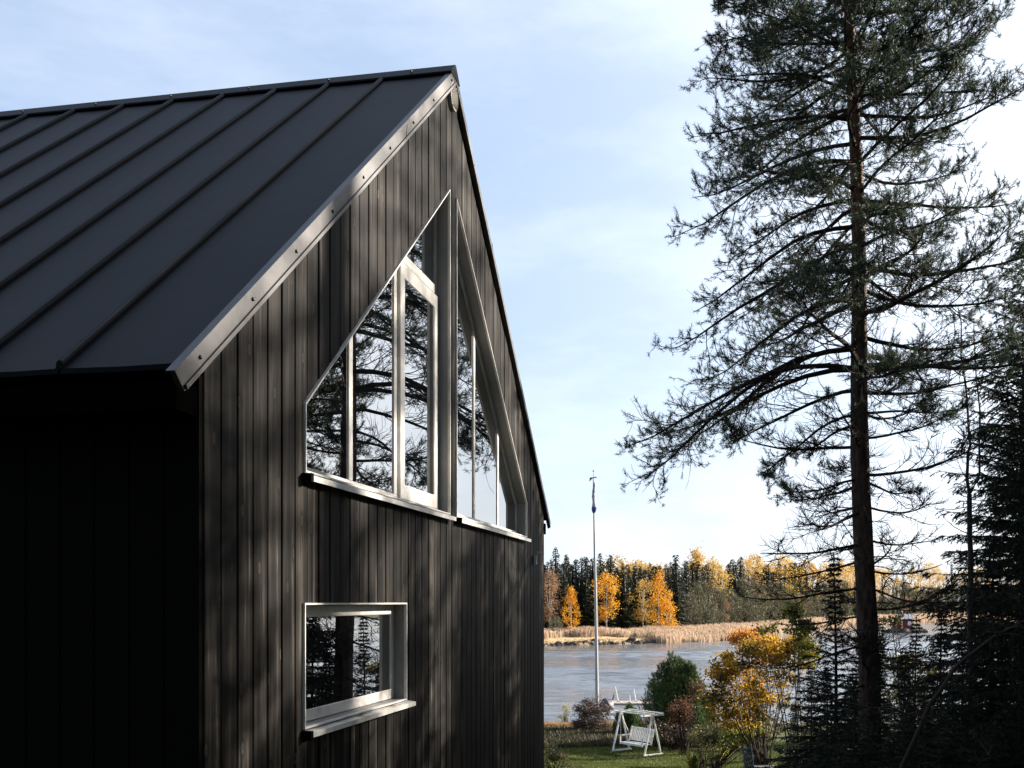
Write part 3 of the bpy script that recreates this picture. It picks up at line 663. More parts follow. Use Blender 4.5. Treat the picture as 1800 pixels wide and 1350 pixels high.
# ------------------------------------------------------------------ near spruces
def spruce(name, base, seed, label, H, R0, group=None, z0=.15, dens=1.0, hang=.5, dead=0.0, pw=.85, jit=(.65, 1.15)):
    r = np.random.default_rng(seed); root = empty(name, base, 0, label, 'tree', group)
    zt = np.linspace(-.2, H, 14); ln = np.stack([.02*np.sin(zt), .02*np.cos(zt*1.3), zt], 1)
    V, Q = tubes(ln[None], (np.linspace(1, .06, 14)*H*.0105+.004)[None], 8); link('trunk', mesh_np('trunk', V, Q, smooth=True), M['dark_trunk'], root)
    G = Geo(); F = Geo(); z = z0*H
    while z < H*.985:
        f = 1-(z-z0*H)/(H*(1-z0)); Lm = R0*(f**pw)+.06; nb_ = int(r.integers(5, 8))
        a0 = r.uniform(0, 6.28)
        for b in range(nb_):
            az = a0+b*2*np.pi/nb_+r.normal(0, .2); Lb = Lm*r.uniform(*jit); k = 6; s = np.linspace(0, 1, k)
            el = np.radians(np.interp(s, [0, .5, 1], [8, -18, 6])*np.interp(f, [0, 1], [-.5, 1.3])+r.normal(0, 6)+(25*(1-f)))
            dv = np.stack([np.cos(az)*np.cos(el), np.sin(az)*np.cos(el), np.sin(el)], 1)
            Pb = np.array([0, 0, z])+np.concatenate([[np.zeros(3)], np.cumsum(dv[:-1]*Lb/(k-1), 0)], 0)
            V, Q = tubes(Pb[None], ((.014*min(1, Lb)*(1-s)+.003))[None], 4); G.add(V, Q)
            n2 = int(max(4, Lb*15*dens)); t2 = r.uniform(.12, 1, n2); p2 = np.stack([np.interp(t2, s, Pb[:, i]) for i in range(3)], 1)
            sg = r.choice([-1, 1], n2); a2 = az+sg*np.radians(r.uniform(35, 70, n2)); L2 = (.33*Lb*(1-t2*.7)+.06)*r.uniform(.6, 1.2, n2)
            k2 = 4; s2 = np.linspace(0, 1, k2); e2 = np.radians(-8-hang*60*s2[None]*r.uniform(.3, 1, n2)[:, None])
            D2 = np.stack([np.cos(a2)[:, None]*np.cos(e2), np.sin(a2)[:, None]*np.cos(e2), np.sin(e2)], -1)
            P2 = p2[:, None]+np.concatenate([np.zeros((n2, 1, 3)), np.cumsum(D2[:, :-1]*(L2[:, None, None]/(k2-1)), 1)], 1)
            V, Q = tubes(P2, np.full((n2, k2), .0028), 3); G.add(V, Q)
            if r.uniform() < dead: continue
            per = np.maximum(7, (L2*70*dens).astype(int)); i = np.repeat(np.arange(n2), per); t = r.uniform(0, 1, len(i))*(k2-1); i0 = np.clip(t.astype(int), 0, k2-2); fr = (t-i0)[:, None]
            p = P2[i, i0]*(1-fr)+P2[i, i0+1]*fr; d = D2[i, i0]+norm(r.normal(size=(len(i), 3)))*.8; d[:, 2] -= .25*hang
            V, T = blades(p, d, r.uniform(.035, .065, len(i)), r.uniform(.012, .02, len(i))); F.add(V, None, T)
            ib = r.uniform(.3, 1, int(Lb*40)); pb = np.stack([np.interp(ib, s, Pb[:, i]) for i in range(3)], 1)
            V, T = blades(pb, np.array([np.cos(az), np.sin(az), 0])+norm(r.normal(size=(len(ib), 3)))*.9, .05, .012); F.add(V, None, T)
        z += r.uniform(.14, .22)*(.6+.4*f)*max(.7, H/9)
    link('branches', G.mesh('branches'), M['twig'], root); link('crown', F.mesh('crown'), M['spruce'], root)
    print(name, 'faces', sum(len(t) for t in F.T)); return root
def at(xp, Y, dz=-.05): x = px(xp, Y); return (x, Y, float(gz(x, Y))+dz)
sA = spruce('spruce_tree', at(1800, 16.5), 21, 'tall dark spruce at the right edge behind the thin bare tree', 8.6, 2.0, z0=.04, hang=.9, dens=1.35)
for i_, (az_, d_, sc_) in enumerate([(50, 19, 1.15), (56, 17, 1.3), (62, 19.5, 1.35), (67, 16.5, 1.0), (72, 19, 1.0), (79, 17, 1.0), (86, 18.5, 1.25), (94, 16, 1.3), (103, 17, 1.3), (112, 15, 1.2)]):
    x_, y_ = -1+math.sin(R(az_))*d_, 7+math.cos(R(az_))*d_
    copy_tree(sA, (x_, y_, float(gz(x_, y_))-.1), i_*1.7, sc_, 'spruce of the wood out of frame to the right', 'spruces of the wood to the right')
sY = spruce('young_spruce', at(1467, 17.5), 22, 'young spruce with thin leader just left of the pine trunk', 3.9, 1.3, z0=.02, hang=.45, dens=1.5, pw=1.9, jit=(.35, 1.35))
S2 = 'young spruces under the pine'
copy_tree(sA, at(1905, 19, -.1), 1.3, 1.15, 'spruce half out of frame behind the edge spruce')
copy_tree(sA, at(1845, 14.0, -.1), 3.7, .78, 'nearer low spruce at the right edge')
# off-frame trees that shade the gable
copy_tree(sA, (9.6, 9.2, float(gz(9.6, 9.2))), .5, .92, 'spruce out of frame to the right nearest the house')
copy_tree(sA, (10.4, 13.9, float(gz(10.4, 13.9))), 2.2, 1.08, 'spruce out of frame beyond the shading pine')
copy_tree(sA, (9.2, 11.4, float(gz(9.2, 11.4))), 4.2, .86, 'spruce out of frame shading the low window')
for xp, Y, sc, rz, lb in ((1425, 21, .62, 1, 'low young spruce left of the leader spruce'), (1545, 14.5, .60, 2, 'young spruce at the foot of the pine trunk'),
    (1610, 19, .80, 3, 'young spruce right of the pine trunk against the water'), (1655, 15.5, .72, 4.5, 'young spruce between pine and thin tree'),
    (1715, 18.5, .95, 5, 'young spruce around the thin tree'), (1500, 13.8, .5, .4, 'lowest young spruce at the bottom edge'), (1745, 14.6, .95, 2.6, 'young spruce in front of the edge spruce'),
    (1395, 18.5, .40, 5.6, 'small dark spruce beside the grey garden chair'), (1590, 13.2, .55, 3.3, 'young spruce under the leaning stem'), (1690, 12.6, .62, 1.7, 'nearest young spruce at the bottom right'),
    (1455, 15.2, .52, 2.9, 'young spruce in front of the leader spruce'), (1790, 13, .62, .9, 'young spruce in the bottom right corner')):
    copy_tree(sY, at(xp, Y), rz, sc, lb, S2)

copy_tree(sA, (10.3, 16.4, float(gz(10.3, 16.4))), 3.2, .95, 'spruce out of frame shading the far corner')
for i_, (x_, y_) in enumerate([(13.6, 41.0), (16.5, 43.5), (14.6, 46.5), (19.0, 41.5)]):
    copy_tree(sY, (x_, y_, float(gz(x_, y_))-.1), i_*1.3, (1.35, 1.2, 1.4, 1.5)[i_], ['dark spruce on the lawn behind the pine trunk', 'further dark spruce on the lawn behind the pine', 'spruce near the shore behind the pine', 'spruce far right behind the thin bare tree'][i_])
wr2 = random.Random(12)
for i_ in range(15):    # the wood the photograph is taken from
    a_ = R(100+i_*13.5); d_ = wr2.uniform(7.5, 12); x_, y_ = 2+math.cos(a_+1.2)*d_*1.2, -1+math.sin(a_+1.2)*d_ if False else -3-abs(math.sin(a_))*d_*.8
    x_ = -15+i_*2.1; y_ = -5-wr2.uniform(0, 5)
    copy_tree(sA, (x_, y_, float(gz(x_, y_))-.1), i_*2.1, wr2.uniform(1.3, 1.9), 'tall spruce of the wood behind the viewpoint', 'spruces of the wood behind the viewpoint')

for x_, y_, sc_, r_z in ((9.9, 10.3, .84, 1.1), (9.8, 12.7, .86, 2.9), (10.6, 15.2, .9, 4.0), (9.4, 8.0, .8, 5.1), (11.6, 17.6, .95, .4), (11.5, 11.4, .97, 2.2), (11.9, 13.9, 1.0, 3.3), (11.3, 9.3, .9, 4.6), (12.0, 16.3, 1.0, 5.7)):
    copy_tree(sA, (x_, y_, float(gz(x_, y_))), r_z, sc_, 'spruce out of frame in the row shading the low window', 'spruces in the row shading the low window')

# ------------------------------------------------------------------ bare thin tree, leaning stem, dead twigs
def twiggy(name, base, stems, seed, label, cat='tree', ntw=30, tl=.9, mt='birch'):
    """stems: list of (points, r0, r1); twigs grow off them"""
    r = np.random.default_rng(seed); root = empty(name, base, 0, label, cat)
    for j, (pts, ra, rb) in enumerate(stems):
        pts = np.array(pts, float); k = 14; t = np.linspace(0, 1, k); ti = np.linspace(0, 1, len(pts))
        P = np.stack([np.interp(t, ti, pts[:, i]) for i in range(3)], 1); P[1:-1] += r.normal(0, .012, (k-2, 3))
        V, Q = tubes(P[None], np.linspace(ra, rb, k)[None], 7); link('trunk' if j == 0 else 'stem', mesh_np('stem', V, Q, smooth=True), M[mt], root)
        G = Geo(); n2 = ntw; t2 = r.uniform(.35 if j == 0 else .05, 1, n2); p2 = np.stack([np.interp(t2, t, P[:, i]) for i in range(3)], 1)
        az = r.uniform(0, 6.28, n2); L2 = tl*r.uniform(.4, 1.1, n2); k2 = 6
        D = np.stack([np.cos(az), np.sin(az), r.uniform(-.1, .5, n2)], 1)[:, None]+np.cumsum(r.normal(0, .17, (n2, k2, 3)), 1); D = norm(D)
        P2 = p2[:, None]+np.concatenate([np.zeros((n2, 1, 3)), np.cumsum(D[:, :-1]*(L2[:, None, None]/(k2-1)), 1)], 1)
        V, Q = tubes(P2, np.linspace(.009, .002, k2)[None]*np.ones((n2, 1)), 3); G.add(V, Q)
        i = np.repeat(np.arange(n2), 5); n3 = len(i); s3 = r.integers(1, k2, n3); p3 = P2[i, s3]; d3 = norm(D[i, s3-1]+norm(r.normal(size=(n3, 3)))*.9)
        k3 = 4; D3 = norm(d3[:, None]+np.cumsum(r.normal(0, .2, (n3, k3, 3)), 1)); L3 = tl*.35*r.uniform(.3, 1, n3)
        P3 = p3[:, None]+np.concatenate([np.zeros((n3, 1, 3)), np.cumsum(D3[:, :-1]*(L3[:, None, None]/(k3-1)), 1)], 1)
        V, Q = tubes(P3, np.linspace(.004, .0015, k3)[None]*np.ones((n3, 1)), 3); G.add(V, Q)
        tag(link('twigs', G.mesh('twigs'), M[mt], root), kind='stuff')
    return root
b = at(1707, 15.6); q = lambda xp, yp, Y=15.6, bb=b: (px(xp, Y)-bb[0], Y-bb[1], zpx(yp, Y)-bb[2])
twiggy('thin_bare_tree', b, [([(0, 0, -.1), q(1707, 1100), q(1706, 980), q(1704, 868)], .045, .034), ([q(1704, 868), q(1700, 800), q(1706, 770), q(1696, 690), q(1690, 610), q(1684, 540)], .024, .007), ([q(1706, 866), q(1722, 840), q(1724, 780), q(1721, 700), q(1714, 620), q(1712, 560)], .02, .006)],
       31, 'thin bare tree with forked stem right of the pine', ntw=26, tl=.6)
b = at(1640, 11.8); q2 = lambda xp, yp, Y: (px(xp, Y)-b[0], Y-b[1], zpx(yp, Y)-b[2])
twiggy('leaning_dead_tree', b, [([q2(1560, 1400, 11.6), q2(1640, 1230, 11.8), q2(1680, 1168, 12), q2(1740, 1120, 12.4), q2(1830, 1080, 13)], .028, .014)], 33, 'leaning dead stem crossing the dark spruces at the right', ntw=14, tl=.5, mt='twig')
b = at(1500, 10.5)
twiggy('dead_branch', b, [([q2(1400, 1215, 10.3), q2(1480, 1236, 10.4), q2(1560, 1246, 10.5), q2(1640, 1275, 10.7), q2(1760, 1340, 10.9)], .008, .007)], 34, 'lichen covered dead twig hanging low across the spruces', 'branch', ntw=16, tl=.3, mt='twig')

# ------------------------------------------------------------------ leafy shrubs
def shrub(name, base, seed, label, mt, blobs, nleaf, ls, stems=7, cat='shrub', group=None, bark='twig', flat=.2):
    """blobs: (dx,dy,dz,rx,ry,rz,weight) leaf masses relative to base"""
    r = np.random.default_rng(seed); root = empty(name, base, 0, label, cat, group)
    B = np.array(blobs, float); wts = B[:, 6]/B[:, 6].sum()
    # sub clumps
    nc = max(30, nleaf//28); ic = r.choice(len(B), nc, p=wts); d = norm(r.normal(size=(nc, 3)))*(r.uniform(.1, 1, (nc, 1))**.45)
    C = B[ic, :3]+d*B[ic, 3:6]; cs = r.uniform(.12, .30, nc)*np.mean(B[ic, 3:6], axis=1)**.5
    G = Geo(); top = C[r.choice(nc, min(nc, stems*7), replace=False)]; n = len(top); k = 6; s = np.linspace(0, 1, k)[None, :, None]
    st0 = np.stack([r.normal(0, .08, n), r.normal(0, .08, n), np.full(n, -.05)], 1)
    mid = (st0+top)/2+r.normal(0, .1, (n, 3))*np.linalg.norm(top, axis=1, keepdims=True)*.4; mid[:, :2] *= .7
    P = st0[:, None]*(1-s)**2+2*mid[:, None]*s*(1-s)+top[:, None]*s**2
    hh = float(np.max(top[:, 2])); V, Q = tubes(P, np.linspace(.012, .003, k)[None]*np.ones((n, 1))*min(max(1, hh/2.2), 1.5), 4); G.add(V, Q)
    link('stems', G.mesh('stems'), M[bark], root)
    wc = r.gamma(.8, 1, nc); i = r.choice(nc, nleaf, p=wc/wc.sum()); p = C[i]+r.normal(size=(nleaf, 3))*cs[i][:, None]*np.array([1, 1, .5])*.75
    V, Q = leaves(p, r.uniform(.7, 1.25, nleaf)*ls, r.uniform(.5, .8, nleaf)*ls, flat); link('foliage', mesh_np('foliage', V, Q), M[mt], root)
    return root
# yellow maple-like tree, in front of the water between juniper and pine
b = at(1345, 29)
def bl(xp, yp, rx, rz, w, b, Y=None, ry=None):
    Y = b[1] if Y is None else Y
    return (px(xp, Y)-b[0], Y-b[1], zpx(yp, Y)-b[2], rx/1950*Y, (ry if ry else rx)/1950*Y, rz/1950*Y, w)
shrub('yellow_maple', b, 41, 'yellow and orange leaved small tree in front of the water', 'leaf_yellow',
      [bl(1350, 1142, 55, 22, 2.4, b), bl(1278, 1172, 36, 24, 1.8, b), bl(1350, 1200, 55, 45, 1.8, b), bl(1270, 1235, 34, 45, 1.5, b), bl(1405, 1150, 32, 40, 1.3, b), bl(1310, 1250, 50, 34, 1.4, b)], 11000, .085, stems=4, cat='tree')
b = at(1325, 33)
shrub('orange_shrub', b, 42, 'reddish orange leaved shrub top behind the yellow tree', 'leaf_orange', [bl(1320, 1122, 36, 16, 1, b), bl(1345, 1135, 46, 16, 1, b), bl(1310, 1190, 55, 50, 1.2, b)], 4200, .085)
b = at(1402, 24)
shrub('green_sapling', b, 43, 'slender sapling with bright yellow green leaves left of the young spruce', 'leaf_green', [bl(1398, 1078, 13, 14, .8, b), bl(1408, 1108, 22, 20, 1, b), bl(1372, 1098, 20, 10, .35, b), bl(1345, 1112, 24, 7, .25, b), bl(1420, 1150, 22, 30, .6, b)], 1700, .085, stems=1)
b = at(1605, 22)
shrub('dark_leaf_shrub', b, 44, 'dark olive leaved shrub right of the pine trunk before the water', 'leaf_dark', [bl(1585, 1165, 30, 16, 1, b), bl(1625, 1185, 36, 24, 1.3, b), bl(1590, 1215, 40, 30, 1.2, b), bl(1568, 1090, 12, 9, .2, b)], 2400, .075)
b = at(1202, 42)
shrub('red_shrub', b, 45, 'red brown leaved shrub in front of the juniper', 'leaf_red', [bl(1200, 1245, 22, 26, 1.5, b), bl(1225, 1210, 11, 24, .7, b), bl(1188, 1262, 16, 18, .7, b)], 2600, .08)
b = at(1255, 36)
shrub('brown_shrub', b, 46, 'low brown and green shrub under the yellow tree', 'leaf_dark', [bl(1245, 1290, 30, 24, 1, b), bl(1290, 1285, 40, 30, 1.2, b), bl(1335, 1265, 30, 36, 1.2, b), bl(1380, 1260, 30, 40, 1, b)], 4600, .085)
b = at(1330, 31)
shrub('green_bush', b, 47, 'yellow green bush behind the grey garden chair', 'leaf_green', [bl(1335, 1285, 20, 16, 1, b), bl(1300, 1300, 30, 18, 1, b)], 1100, .09)
b = at(1235, 37)
shrub('yellow_green_bush', b, 48, 'yellow green bush right of the white swing', 'leaf_green', [bl(1232, 1300, 16, 20, 1, b), bl(1262, 1318, 24, 18, .7, b)], 900, .08)
b = at(993, 57)
shrub('pale_bush', b, 49, 'small pale yellow bush at the water edge beside the house', 'leaf_pale', [bl(996, 1248, 10, 12, 1, b), bl(988, 1262, 10, 10, .6, b)], 500, .07)
b = at(1041, 51.5)
shrub('round_brown_bush', b, 50, 'large round dark brown bush behind the flagpole', 'leaf_brown', [bl(1041, 1262, 33, 36, 1, b)], 9000, .07)
# dark bank of leaves right of the swing
b = at(1180, 44)
shrub('dark_bush', b, 51, 'dark low bush beneath the juniper', 'leaf_brown', [bl(1185, 1290, 30, 20, 1, b), bl(1160, 1280, 14, 14, .6, b), bl(1230, 1295, 26, 20, 1, b)], 3600, .08)
b = at(975, 30)
shrub('dim_bush', b, 52, 'dim green bush at the foot of the house wall', 'leaf_dark', [bl(965, 1335, 34, 26, 1, b), bl(985, 1350, 30, 20, .8, b)], 1500, .06)
# juniper: upright sprays over an egg shaped body
def juniper(name, base, label, h, rad, seed, nsp, cat='shrub'):
    r = np.random.default_rng(seed); root = empty(name, base, 0, label, cat)
    V, Q = tubes(np.array([[(0, 0, -.1), (0, 0, h*.3), (0, 0, h*.7)]], float), np.array([[.06, .05, .02]]), 6); link('trunk', mesh_np('trunk', V, Q), M['dark_trunk'], root)
    F = Geo(); ns_ = 60 if nsp > 3000 else 16; fa = r.uniform(0, 6.28, ns_); fr_ = np.sqrt(r.uniform(0, 1, ns_)); ft = (1-.42*fr_**2.6)*h*r.uniform(.86, 1.03, ns_); fr_ = fr_*rad*.86*r.uniform(.8, 1.12, ns_)
    w_ = ft/ft.sum(); k_ = r.choice(ns_, nsp, p=w_); t = r.uniform(0, 1, nsp)**.75; sr = np.interp(t, [0, .3, .7, 1], [.24, .34, .24, .03])*rad*r.uniform(.3, 1.25, nsp); a2 = r.uniform(0, 6.28, nsp); az = fa[k_]
    spread = np.interp(t, [0, .4, 1], [.8, 1.05, .92])
    C = np.stack([np.cos(fa[k_])*fr_[k_]*spread+np.cos(a2)*sr, np.sin(fa[k_])*fr_[k_]*spread+np.sin(a2)*sr, t*ft[k_]], 1); n = 9; i = np.repeat(np.arange(nsp), n)
    outd = np.stack([np.cos(a2)*.45, np.sin(a2)*.45, np.full(nsp, 1.0)], 1)
    p = C[i]+outd[i]*r.uniform(0, .16, (len(i), 1))+r.normal(0, .018, (len(i), 3)); d = norm(outd[i])+norm(r.normal(size=(len(i), 3)))*.55
    V, T = blades(p, d, r.uniform(.07, .13, len(i)), r.uniform(.018, .03, len(i))); F.add(V, None, T); link('foliage', F.mesh('foliage'), M['juniper'], root); return root
juniper('juniper', at(1190, 46), 'tall bushy green juniper in front of the lake', 3.85, 1.38, 61, 13000)
juniper('small_juniper', at(1104, 50), 'small rounded evergreen bush behind the white swing', 1.35, .62, 62, 2200)
# long leaved clump
b = at(1218, 36); n = 60; az = rng.uniform(0, 6.28, n); P = np.array([[(0, 0, 0)]]*1); k = 5; s = np.linspace(0, 1, k)
hh = rng.uniform(.35, .75, n); sp = rng.uniform(.1, .5, n)
pts = np.stack([np.cos(az)[:, None]*sp[:, None]*s**1.6, np.sin(az)[:, None]*sp[:, None]*s**1.6, hh[:, None]*np.sin(s*1.5)], -1)+rng.normal(0, .05, (n, 1, 3))*np.array([1, 1, 0])
V, Q = tubes(pts, np.linspace(.018, .003, k)[None]*np.ones((n, 1)), 3)
tag(link('iris_clump', mesh_np('iris_clump', V, Q), M['leaf_green'], None, b), 'clump of long yellow green leaves right of the white swing', 'plant')

# ------------------------------------------------------------------ lawn, heath, dry grass (nobody could count it)
def field(name, label, n, yr, pxr, h, w, mt, lean=.35, cat='grass', clump=None):
    Y = rng.uniform(yr[0], yr[1], n); X = px(rng.uniform(pxr[0], pxr[1], n), Y)
    if clump: kx = np.sin(X*2.1+Y*.7)+np.sin(Y*2.9-X*1.3)+rng.normal(0, .7, n); k = kx > clump; X, Y = X[k], Y[k]
    n = len(X); P = np.stack([X, Y, gz(X, Y)-.01], 1); D = np.stack([rng.normal(0, lean, n), rng.normal(0, lean, n), np.ones(n)], 1)
    V, T = blades(P, D, rng.uniform(h[0], h[1], n), rng.uniform(w[0], w[1], n))
    tag(link(name, mesh_np(name, V, None, T), M[mt]), label, cat, kind='stuff')
field('lawn_grass', 'short green lawn grass around the white swing', 90000, (34, 47), (930, 1450), (.04, .09), (.015, .03), 'grass')
field('heath_plants', 'rough dark low plants on the bank behind the swing', 42000, (45, 53.5), (930, 1300), (.12, .34), (.03, .06), 'heath', .6, 'ground cover')
field('dry_grass', 'dry tan grass along the top of the bank', 15000, (51.5, 57), (930, 1320), (.12, .3), (.02, .04), 'tan', .4)
field('shore_grass', 'pale grass tufts at the water edge', 3000, (56, 61), (930, 1500), (.15, .35), (.02, .03), 'tan', .3, clump=.6)
field('undergrowth', 'dark undergrowth below the young spruces', 26000, (11, 34), (1380, 1900), (.15, .5), (.03, .07), 'leaf_dark' if False else 'heath', .7, 'undergrowth')

# ------------------------------------------------------------------ flagpole
fp = empty('flagpole', at(1050, 54, 0), 0, 'tall white flagpole with furled pennant beside the lake', 'flagpole')
HP = 12.1; lx = -.19
V, Q = tubes(np.array([[(0, 0, -.2), (-.03, 0, 2.5), (-.08, 0, 6), (-.14, 0, 9), (lx, 0, HP)]]), np.array([[.085, .08, .065, .05, .03]]), 12)
link('pole', mesh_np('pole', V, Q, smooth=True), M['pole'], fp)
V, Q = tubes(np.array([[(lx, 0, HP), (lx, 0, HP+.35)]]), np.array([[.01, .008]]), 6); link('finial_rod', mesh_np('finial_rod', V, Q), M['grey_metal'], fp)
s_ = bmesh.new(); bmesh.ops.create_uvsphere(s_, u_segments=8, v_segments=6, radius=.04); me = bpy.data.meshes.new('finial'); s_.to_mesh(me); s_.free(); link('finial', me, M['grey_metal'], fp, (lx, 0, HP+.36))
link('vane', mesh_np('vane', [(lx-.02, -.01, HP+.02), (lx-.2, -.012, HP-.16), (lx-.18, -.012, HP+.04), (lx+.15, -.01, HP+.08), (lx+.15, -.01, HP+.02), (lx-.02, .01, HP+.02), (lx-.2, .012, HP-.16), (lx-.18, .012, HP+.04), (lx+.15, .01, HP+.08), (lx+.15, .01, HP+.02)], [(0, 1, 2, 3), (5, 8, 7, 6), (1, 6, 7, 2), (2, 7, 8, 3), (3, 8, 9, 4), (0, 5, 6, 1)], [(0, 3, 4), (5, 9, 8)]), M['grey_metal'], fp)
zz = np.linspace(HP-.2, HP-1.7, 12); rd = np.array([.05, .07, .06, .075, .06, .08, .065, .07, .10, .12, .11, .03])
P = np.stack([lx+.015+.02*np.sin(zz*6), -.02+.02*np.cos(zz*5), zz], 1); V, Q = tubes(P[None], rd[None], 9); link('pennant', mesh_np('pennant', V, Q, smooth=True), M['flag'], fp)
V, Q = tubes(P[None, -4:, :]+np.array([0, -.004, 0]), np.array([[.07, .128, .118, .04]]), 9); link('pennant_tip', mesh_np('pennant_tip', V[:], Q), M['flag_blue'], fp)
V, Q = tubes(np.array([[(lx+.06, -.04, HP-.2), (.0, -.1, 6), (.09, -.1, 1.2)]]), np.full((1, 3), .008), 4); link('halyard', mesh_np('halyard', V, Q), M['pole'], fp)

# ------------------------------------------------------------------ garden swing
SY = 42.0; c1 = np.array([px(1149, SY), SY, float(gz(px(1149, SY), SY))-.03])
axd = norm(np.array([.575, -.82, 0])); pd = np.array([.82, .575, 0])
sw = empty('garden_swing', c1-axd*.97, math.atan2(axd[1], axd[0]), 'white wooden garden swing seat on the lawn', 'swing'); sw.scale = (.94, .94, .94)
# local: x along axis (right frame at +.97), y = across (pd direction up to sign)
Hs = 1.62; hw = .46
for sx_ in (-.97, .97):
    for sy_ in (-1, 1): beam('leg', (sx_, sy_*hw, -.02), (sx_, sy_*.03, Hs-.02), .045, .085, M['swing'], sw, up=(1, 0, 0), bv=.006)
    beam('ground_rail', (sx_+.048, -hw-.06, .05), (sx_+.048, hw+.06, .05), .04, .08, M['swing'], sw, bv=.005)
    beam('hanger_plate', (sx_, -.09, Hs-.09), (sx_, .09, Hs-.09), .055, .11, M['swing'], sw)
    beam('end_beam', (sx_+.03*np.sign(sx_)*1.9, -.56, Hs+.025), (sx_+.03*np.sign(sx_)*1.9, .56, Hs+.025), .045, .075, M['swing'], sw, bv=.005)
for y in (-.50, 0, .50): beam('roof_rail', (-1.08, y, Hs+.08), (1.08, y, Hs+.08), .045, .045, M['swing'], sw)
# bench
zs = .42
for y in (-.24, -.12, 0, .12): beam('seat_slat', (-.68, y, zs), (.68, y, zs), .09, .025, M['swing'], sw)
beam('seat_frame', (-.70, -.30, zs-.03), (.70, -.30, zs-.03), .035, .08, M['swing'], sw)
beam('back_rail', (-.66, .20, zs+.10), (.66, .20, zs+.10), .03, .07, M['swing'], sw)
beam('back_rail', (-.66, .34, zs+.56), (.66, .34, zs+.56), .03, .09, M['swing'], sw)
for i in range(13):
    x = -.60+i*.1; beam('back_slat', (x, .205, zs+.13), (x, .335, zs+.53), .055, .018, M['swing'], sw, up=(0, 1, 0))
for x in (-.68, .68):
    beam('back_post', (x, .17, zs-.04), (x, .36, zs+.62), .045, .05, M['swing'], sw, up=(0, 1, 0))
    beam('arm_post', (x, -.29, zs-.08), (x, -.29, zs+.26), .045, .05, M['swing'], sw, up=(0, 1, 0))
    beam('armrest', (x, -.34, zs+.28), (x, .28, zs+.28), .07, .03, M['swing'], sw)
    for y in (-.27, .22): beam('hanger', (x*1.0, y, zs+.27), (.965*np.sign(x), y*.1, Hs-.12), .018, .018, M['swing'], sw)

# ------------------------------------------------------------------ grey garden chair at the bottom edge
b = at(1322, 25.0, 0); ch_ = empty('garden_chair', b, .1, 'weathered blue grey garden chair with curved back at the bottom edge', 'chair')
k = 8; s = np.linspace(0, 1, k)
for x in (-.13, .05):
    pth = np.stack([np.full(k, x)-.02+.09*s*0, .02*np.sin(s*3), np.zeros(k)], 1); pth[:, 2] = s*.95; pth[:, 0] += -.16*np.clip(s-.45, 0, 1)**1.3
    V, Q = tubes(pth[None], np.full((1, k), .026), 8); link('back_rail', mesh_np('back_rail', V, Q, smooth=True), M['blue_grey'], ch_)
for z in (.52, .62, .72, .82): beam('back_slat', (-.16-.16*max(0, z/.95-.45), .01, z), (.04-.16*max(0, z/.95-.45), .03, z), .02, .05, M['blue_grey'], ch_)
for j, y in enumerate((-.16, -.05, .06, .17)): beam('seat_slat', (.06, y, .42), (.56, y, .42), .10, .028, M['dock'], ch_)
for x in (.10, .50):
    for y in (-.18, .18): beam('leg', (x, y, 0), (x, y, .40), .035, .035, M['blue_grey'], ch_)

# ------------------------------------------------------------------ jetty, posts, boat
DY = 74.0; x0, x1 = px(1070, DY), px(1175, DY); dk = empty('jetty', (x0, DY, 0), 0, 'grey plank jetty on the lake behind the juniper', 'jetty')
npk = 22; pm = box_g(Geo(), 0, (x1-x0)/npk-.02, -.9, .9, .48, .52).mesh('plank')
for i in range(npk): link('plank', pm, M['dock'], dk, ((x1-x0)/npk*i, 0, random.uniform(-.006, .006)))
for y in (-.8, .8): beam('side_beam', (0, y, .42), (x1-x0, y, .42), .08, .11, M['dock'], dk)
for i in range(4):
    for y in (-.72, .72): beam('pile', ((x1-x0)*(.03+.31*i), y, -1.6), ((x1-x0)*(.03+.31*i), y, .41), .12, .12, M['dark_trunk'], dk)
# platform in front of it
dk2 = empty('low_platform', (px(1117, 70), 70, 0), 0, 'pale low platform in front of the jetty', 'platform')
for i in range(9): beam('plank', (-1.2+i*.3, -.7, .30), (-1.2+i*.3, .7, .30), .27, .04, M['dock'], dk2, up=(0, 0, 1))
for x in (-1.1, 1.1):
    for y in (-.5, .5): beam('pile', (x, y, -1.6), (x, y, .27), .1, .1, M['dark_trunk'], dk2)
def post(xp, yt, Y, label, lean=0.0):
    o = empty('mooring_post', (px(xp, Y), Y, .5), 0, label, 'post', 'mooring posts on the jetty')
    h = zpx(yt, Y)-.5; V, Q = tubes(np.array([[(0, 0, 0), (lean*h, 0, h)]]), np.array([[.035, .03]]), 8); link('shaft', mesh_np('shaft', V, Q), M['white_wood'], o)
    V, Q = tubes(np.array([[(0, 0, .0), (.0, 0, .06)]]), np.array([[.09, .08]]), 8); link('foot', mesh_np('foot', V, Q), M['grey_metal'], o)
post(1087, 1207, 74.3, 'slanting white post at the left end of the jetty', -.22)
post(1118, 1211, 74.2, 'white post at the middle of the jetty', -.18)
post(1107, 1222, 73.6, 'short white post beside the middle post', .0)
# covered bundle and lamp-like post near the bush
b = (px(1067, 66), 66, -.3)
bn = bmesh.new(); bmesh.ops.create_icosphere(bn, subdivisions=3, radius=.45)
for v_ in bn.verts: v_.co.z = v_.co.z*.95; v_.co += v_.co.normalized()*.04*math.sin(v_.co.x*11+v_.co.z*9)
me = bpy.data.meshes.new('tarp'); bn.to_mesh(me); bn.free(); bo_ = empty('covered_outboard', b, 0, 'round purple grey covered outboard motor at the water edge', 'outboard motor')
link('cover', me, M['purple'], bo_, (0, 0, 1.35)); beam('leg_shaft', (0, 0, -.2), (0, 0, 1.0), .14, .2, M['screw'], bo_); beam('handle', (.2, 0, 1.2), (.42, 0, 2.0), .05, .05, M['screw'], bo_)
